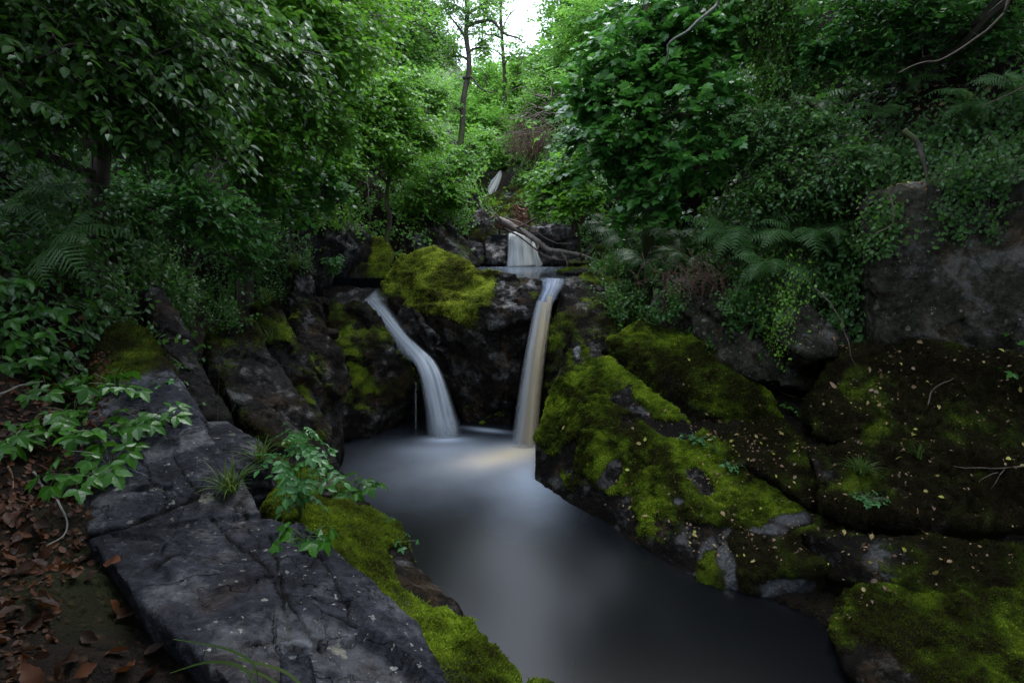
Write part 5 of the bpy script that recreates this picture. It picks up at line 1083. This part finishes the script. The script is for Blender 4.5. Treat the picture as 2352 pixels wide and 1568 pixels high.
stick('twig', 'pale forked twig on the right bank beside the green sprig', [on(1745, 875, .03), on(1775, 890, .04), on(1800, 912, .05), on(1840, 922, .04), on(1893, 915, .04)], .011, 'deadtwig')
stick('twig', 'forked twig at the right edge on the leaf strewn bank', [on(2350, 1078, .03), on(2310, 1090, .05), on(2240, 1085, .04), on(2190, 1075, .02)], .007, 'deadtwig', [[on(2305, 1090, .05), on(2290, 1110, .03), on(2275, 1130, .03)], [on(2290, 1098, .05), on(2250, 1110, .03)]])
stick('twig', 'bent twig among leaves right of the cliff foot', [on(2130, 935, .02), on(2150, 900, .04), (on(2190, 880, .05))], .006, 'deadtwig')
stick('bare_branch', 'long pale bare branch arching down from the top right corner', [at(2345, -60, 5.0), at(2300, 40, 5.0), at(2240, 90, 5.1), at(2160, 135, 5.2), at(2068, 165, 5.3)], .012, 'deadtwig', [[at(2352, 200, 5.2), at(2300, 220, 5.25), at(2255, 240, 5.3)]], cat='branch', wig=.05)
stick('bare_branch', 'dark bare branch slanting beside the sycamore top', [at(1680, -60, 7.2), at(1650, 0, 7.2), at(1600, 55, 7.2), at(1545, 95, 7.3), at(1530, 150, 7.4)], .022, 'greytwig', cat='branch', wig=.06)
stick('bare_branch', 'thin dark hazel branch crossing the leaves at the upper left', [at(-40, 210, 3.4), at(60, 140, 3.5), at(180, 105, 3.6), at(300, 125, 3.8), at(480, 100, 4.0)], .010, 'twig', [[at(180, 105, 3.6), at(260, 150, 3.7), at(380, 210, 3.8)], [at(90, 130, 3.5), at(130, 60, 3.6), at(170, 0, 3.7)], [at(300, 125, 3.8), at(360, 190, 3.7), at(410, 250, 3.7)]], cat='branch', wig=.05)
stick('bare_branch', 'hanging dead stem in front of the mossy cliff left of the slim tree', [at(842, 405, 11), at(846, 440, 10.8), at(850, 480, 10.6), at(850, 540, 10.5)], .012, 'deadtwig', cat='branch')
for lb, m_ in (('trailing bramble stem hanging left of the cliff block', [(1870, 660, 5.7), (1900, 690, 5.6), (1935, 740, 5.5), (1950, 800, 5.4), (1962, 840, 5.4)]), ('bramble stem drooping over the face of the cliff block', [(2040, 430, 4.9), (2050, 480, 4.85), (2045, 520, 4.85), (2010, 540, 4.9)]),
               ('curved root standing out of the bank above the cliff block', [(2075, 300, 5.6), (2110, 330, 5.5), (2125, 380, 5.4), (2130, 430, 5.35)])):
    stick('hanging_bramble', lb, [at(*q) for q in m_], .008 if 'root' not in lb else .028, 'deadtwig' if 'root' not in lb else 'bark', cat='stem', group=None)
# fallen log with its root plate
LG = [at(1140, 503, 11.0), at(1165, 512, 10.9), at(1195, 530, 10.8), at(1230, 553, 10.65), at(1265, 573, 10.5), at(1310, 583, 10.35), at(1345, 590, 10.25), at(1385, 602, 10.1)]
pts = wiggle(spline(LG, 50), .025, 5, 3); root = empty('fallen_log', tuple(pts[0])); tag(root, 'fallen pinkish grey log with a tangled root end lying over the upper fall', 'log')
mb = MB(); tube(mb, pts, np.interp(np.linspace(0, 1, 50), (0, .1, .5, 1), (.055, .062, .048, .030)), 14, .06); mb.build('log_trunk', M['log'], root, True)
mb = MB(); tube(mb, wiggle(spline([at(1142, 512, 11.05), at(1170, 516, 11.2), at(1200, 512, 11.3), at(1208, 495, 11.3), at(1198, 478, 11.3)], 26), .05, 8, 4), np.interp(np.linspace(0, 1, 26), (0, .6, 1), (.09, .10, .05)), 10, .1); mb.build('root', M['root'], root, True)
for k in range(34):
    a0 = at(random.uniform(1185, 1222), random.uniform(478, 512), 11.25); d = nrm(RNG.normal(size=3) + np.array((.1, -.2, .35))); l = random.uniform(.12, .32)
    mb = MB(); tube(mb, wiggle(spline([a0 - d * .05, a0 + d * l * .5, a0 + d * l + RNG.normal(size=3) * .05], 10), .06, k, 9), np.linspace(.016, .004, 10), 5, .1); mb.build('root', M['root'], root, True)
for s in ([(1150, 505, 10.9), (1138, 492, 10.8), (1120, 474, 10.8)], [(1135, 490, 10.8), (1128, 500, 10.7), (1118, 510, 10.7)], [(1185, 523, 10.8), (1205, 515, 10.6), (1222, 505, 10.5)], [(1290, 580, 10.4), (1300, 600, 10.2), (1305, 612, 10.1)], [(1235, 560, 10.6), (1232, 575, 10.5)], [(1330, 590, 10.2), (1345, 575, 10.1), (1360, 560, 10.1)], [(1150, 520, 11.1), (1200, 548, 10.9), (1260, 590, 10.5), (1300, 598, 10.3)], [(1160, 500, 11.1), (1215, 520, 11.0), (1262, 552, 10.9), (1310, 560, 10.8)]):
    mb = MB(); tube(mb, wiggle(spline([at(*q) for q in s], 12), .03, 4, 6), np.linspace(.022, .008, 12), 6, .08); mb.build('branch_stub', M['deadtwig'], root, True)
def brush(name, label, c, r, n, mat, rad=.012, bias=(0, 0, 0), L=1.0):
    root = empty(name, tuple(c)); tag(root, label, 'brushwood'); mb = MB()
    for k in range(n):
        a0 = c + RNG.normal(size=3) * np.array(r) * .6; d = nrm(RNG.normal(size=3) * .8 + np.array(bias)); l = L * random.uniform(.4, 1.1)
        tube(mb, wiggle(spline([a0, a0 + d * l * .5 + RNG.normal(size=3) * .08 * L, a0 + d * l + np.array((0, 0, -.12 * L))], 9), .10 * L, k, 2), np.linspace(rad, rad * .3, 9), 4)
    o = mb.build('twigs', M[mat], root); o['kind'] = 'stuff'
brush('dead_brushwood', 'heap of fine reddish dead twigs on the slope above the farthest fall', at(1225, 325, 16.5), (.55, .5, .35), 520, 'reddead', .008, (-.3, 0, -.1), .55)
brush('dead_branches', 'pale bare branches sticking out left from the slope above the red brushwood', at(1262, 268, 15), (.35, .4, .45), 34, 'deadtwig', .014, (-1.1, 0, .25), 1.1)
brush('dead_branches', 'broken grey branches poking from the leaves right of the log roots', at(1262, 478, 12), (.15, .2, .08), 12, 'deadtwig', .016, (.7, 0, .6), .55)
brush('dry_stems', 'brown dry stems and dead bracken under the lower ferns', hit(1660, 620)[0] + np.array((0, -.3, 0)), (.8, .2, .22), 420, 'reddead', .005, (0, -.3, -.5), .3)

# ------------------------------------------------------------------ fallen leaves
def leafproto(kind, mat, size, curl):
    ml = MB(); place_leaves(ml, kind, np.array([[0, 0, 0.]]), np.array([[0, 1., 0]]), np.array([[0, 0, 1.]]), size, np.array([random.random()]))
    V = np.concatenate(ml.V); V[:, 1] -= size * .5; x, y = V[:, 0] / size, V[:, 1] / size
    V[:, 2] += size * (curl * (random.uniform(1, 2.6) * x * x + random.uniform(-.3, .9) * y * y) + random.uniform(-.9, .9) * x * y + .05 * np.sin(9 * y + random.random() * 6))
    V[:, 2] -= V[:, 2].min(); ns = len(V); ml2 = MB(); tube(ml2, [(0, -size * .5, V[:, 2].mean()), (size * .05, -size * .7, V[:, 2].mean() + .004), (size * .12, -size * .85, V[:, 2].mean())], size * .012, 3, tint=.3)
    F = {}; 
    for m__, off in ((ml, 0), (ml2, ns)):
        for k_, v_ in m__.F.items(): F.setdefault(k_, []).append(np.concatenate(v_) + off)
    me = npmesh('fallen_leaf', np.concatenate([V] + ml2.V), [np.concatenate(f) for f in F.values()], np.concatenate(ml.T + ml2.T), True); me.materials.append(M[mat]); return me
BL = [leafproto('toothed', 'brownleaf', .08, random.uniform(-.6, 1.0)) for _ in range(12)]
TL = [leafproto('ovate', 'tanleaf', .062, .3) for _ in range(5)]; YL = [leafproto('ovate', 'yleaf', .055, .3) for _ in range(4)]
from mathutils import Matrix
def drop_leaf(me, P, N, s, label, group, lift=.008, tilt=.4):
    o = link('fallen_leaf', me); tag(o, label, 'leaf', group); n = Vector(nrm(N + RNG.normal(size=3) * tilt)); q = n.to_track_quat('Z', 'Y'); o.rotation_mode = 'QUATERNION'
    from mathutils import Quaternion
    o.rotation_quaternion = q @ Quaternion((0, 0, 1), random.uniform(0, 6.28)); o.location = P + N * lift; o.scale = (s, s, s)
LB = 'orange-brown dead beech leaf lying in the dark litter at the lower left'
spots = [(40, 1190), (75, 1165), (30, 1250), (85, 1235), (110, 1205), (120, 1100), (60, 1320), (130, 1290), (170, 1335), (195, 1330), (215, 1465), (150, 1520), (60, 1440), (90, 1400), (20, 1290), (250, 1410), (285, 1430), (350, 1500), (340, 1540), (270, 1300),
         (175, 740), (190, 770), (165, 790), (220, 760), (150, 830), (185, 850), (160, 870), (205, 905), (140, 905), (180, 960), (110, 1080), (210, 985), (20, 1210), (95, 1270), (300, 1545), (200, 1540), (110, 1545), (70, 1560), (260, 1510), (20, 1400)]
for x, y in spots:
    P, N = hit(x + random.uniform(-8, 8), y + random.uniform(-8, 8)); drop_leaf(random.choice(BL), P, N, random.uniform(.65, 1.05), LB, 'brown leaves in the lower left litter', .012, .5)
cnt = 0
while cnt < 70:
    x, y = random.uniform(-2.6, -1.0), random.uniform(1.0, 3.1)
    if x > -1.0 - .55 * (y - 1.0) - .18: continue
    h_ = down(x, y, 4.2)
    if h_ is None: continue
    drop_leaf(random.choice(BL), h_[0], h_[1], random.uniform(.4, .95), LB, 'brown leaves in the lower left litter', .010, .5); cnt += 1
LT, LY = 'small tan or yellow fallen leaf on the mossy rocks and bank at the right', None
regions = ((1.9, 4.6, 3.7, 5.7, 150, 22), (.6, 2.6, 4.4, 7.2, 36, 8))
for x0, x1, y0, y1, n, nc in regions:
    k = 0; cen = [(random.uniform(x0, x1), random.uniform(y0, y1), random.uniform(.06, .22)) for _ in range(nc)]
    while k < n:
        if random.random() < .8: q = random.choice(cen); x, y = random.gauss(q[0], q[2] * 1.3), random.gauss(q[1], q[2])
        else: x, y = random.uniform(x0, x1), random.uniform(y0, y1)
        h_ = down(x, y, 4.0)
        if h_ is None or h_[0][2] < .12 or h_[1][2] < .25 or not (x0 < x < x1 and y0 < y < y1): continue
        drop_leaf(random.choice(TL if random.random() < .78 else YL), h_[0], h_[1], random.uniform(.4, 1.0), LT, 'small fallen leaves on the right bank', .02, .45); k += 1
# litter that nobody could count
def litter(name, label, n, x0, x1, y0, y1, mat, kind, size, cond=None, ztop=4.0):
    ml = MB(); P, N = [], []
    for _ in range(n):
        x, y = random.uniform(x0, x1), random.uniform(y0, y1)
        if cond and not cond(x, y): continue
        h_ = down(x, y, ztop)
        if h_ is None or h_[0][2] < .1 or h_[1][2] < .3: continue
        P.append(h_[0]); N.append(h_[1])
    P, N = np.array(P), np.array(N); d = RNG.normal(size=P.shape); d -= (d * N).sum(1)[:, None] * N
    place_leaves(ml, kind, P + N * .006, d + N * .15, N + RNG.normal(size=P.shape) * .5, size * (.4 + .8 * RNG.random(len(P))), RNG.random(len(P)) * .6, .4)
    o = ml.build(name, M[mat]); tag(o, label, 'leaf litter', None, 'stuff')
litter('leaf_litter', 'crumbled dark leaf litter on the soil at the lower left', 9000, -2.6, -.7, .8, 3.2, 'brownleaf', 'ovate', .032, lambda x, y: x < -1.0 - .55 * (y - 1.0) - .1)
litter('leaf_litter', 'fine crumbled litter over the dark right bank', 1300, 1.6, 5.2, 3.6, 6.0, 'tanleaf', 'ovate', .022)
litter('scattered_leaves', 'pale tan leaf scraps strewn thinly over the moss of the right bank', 420, 1.0, 4.6, 3.6, 6.6, 'tanleaf', 'ovate', .038)
litter('leaf_litter', 'brown dead leaves covering the slope at the top right', 1500, 3.2, 8.0, 5.0, 10.0, 'tanleaf', 'ovate', .06, None, 14)

# ------------------------------------------------------------------ ivy draped over rocks
def drape(name, label, polys, n, mat, kind, size, lift=.06, m=7, tlen=.24, tbias=0., hang=.7):
    P, N = [], []
    for (x0, y0, x1, y1, wgt) in polys:
        for _ in range(int(n * wgt)):
            px, py = random.uniform(x0, x1), random.uniform(y0, y1)
            p, nn = hit(px, py)
            if fbm(p[None] * 1.0, 1.5, 2, 44)[0] < -.18: continue
            P.append(p); N.append(nn)
    P, N = np.array(P), nrm(np.array(N)); P = P + N * (lift * (.3 + RNG.random(len(P))))[:, None]
    d = RNG.normal(size=P.shape) * .5 + N * .3 - np.array((0, 0, hang)); ml, mt = MB(), MB()
    tn = .5 + tbias + .4 * fbm(P, 1.3, 2, 45) + RNG.normal(size=len(P)) * .12
    spray(ml, mt, kind, P, d, tlen * (.6 + .8 * RNG.random(len(P))), m, size, tn, .3, N * .8 + np.array((0, 0, .4)), twr=.0025)
    root = empty(name, tuple(P.mean(0))); tag(root, label, 'ivy', None, 'stuff'); o = ml.build('leaves', M[mat], root); o['kind'] = 'stuff'; o = mt.build('stems', M['twig'], root); o['kind'] = 'stuff'
drape('hanging_ivy', 'small leaved ivy trailing over the top of the tall cliff block', [(1980, 380, 2352, 460, .7), (2150, 440, 2300, 560, .15), (1985, 440, 2060, 600, .25)], 650, 'leaf_i', 'ovate', .045)
drape('hanging_ivy', 'dense ivy curtain hanging in front of the broken rock wall on the right', [(1380, 560, 1980, 700, 1.0), (1400, 680, 1560, 740, .2), (1640, 680, 1800, 760, .15), (1360, 560, 1420, 640, .12)], 2400, 'leaf_i', 'ovate', .048, .14, tbias=.1)
drape('hanging_ivy', 'thin yellowing creeper strands hanging beside the angular pale rock', [(1700, 640, 1880, 700, .6), (1760, 700, 1830, 830, .4)], 260, 'leaf_b', 'ovate', .036, .16, tlen=.4, tbias=.3, hang=1.6)
drape('hanging_ivy', 'ivy creeping down between the tilted rocks on the left', [(440, 560, 660, 700, .7), (470, 680, 560, 760, .2), (560, 560, 720, 640, .25)], 800, 'leaf_i', 'ovate', .036)
drape('hanging_ivy', 'leafy shoots on the dark rock face left of the slim tree', [(640, 470, 860, 540, .4), (880, 430, 1060, 500, .5), (1200, 420, 1340, 500, .5)], 420, 'leaf_b', 'ovate', .06, .1)
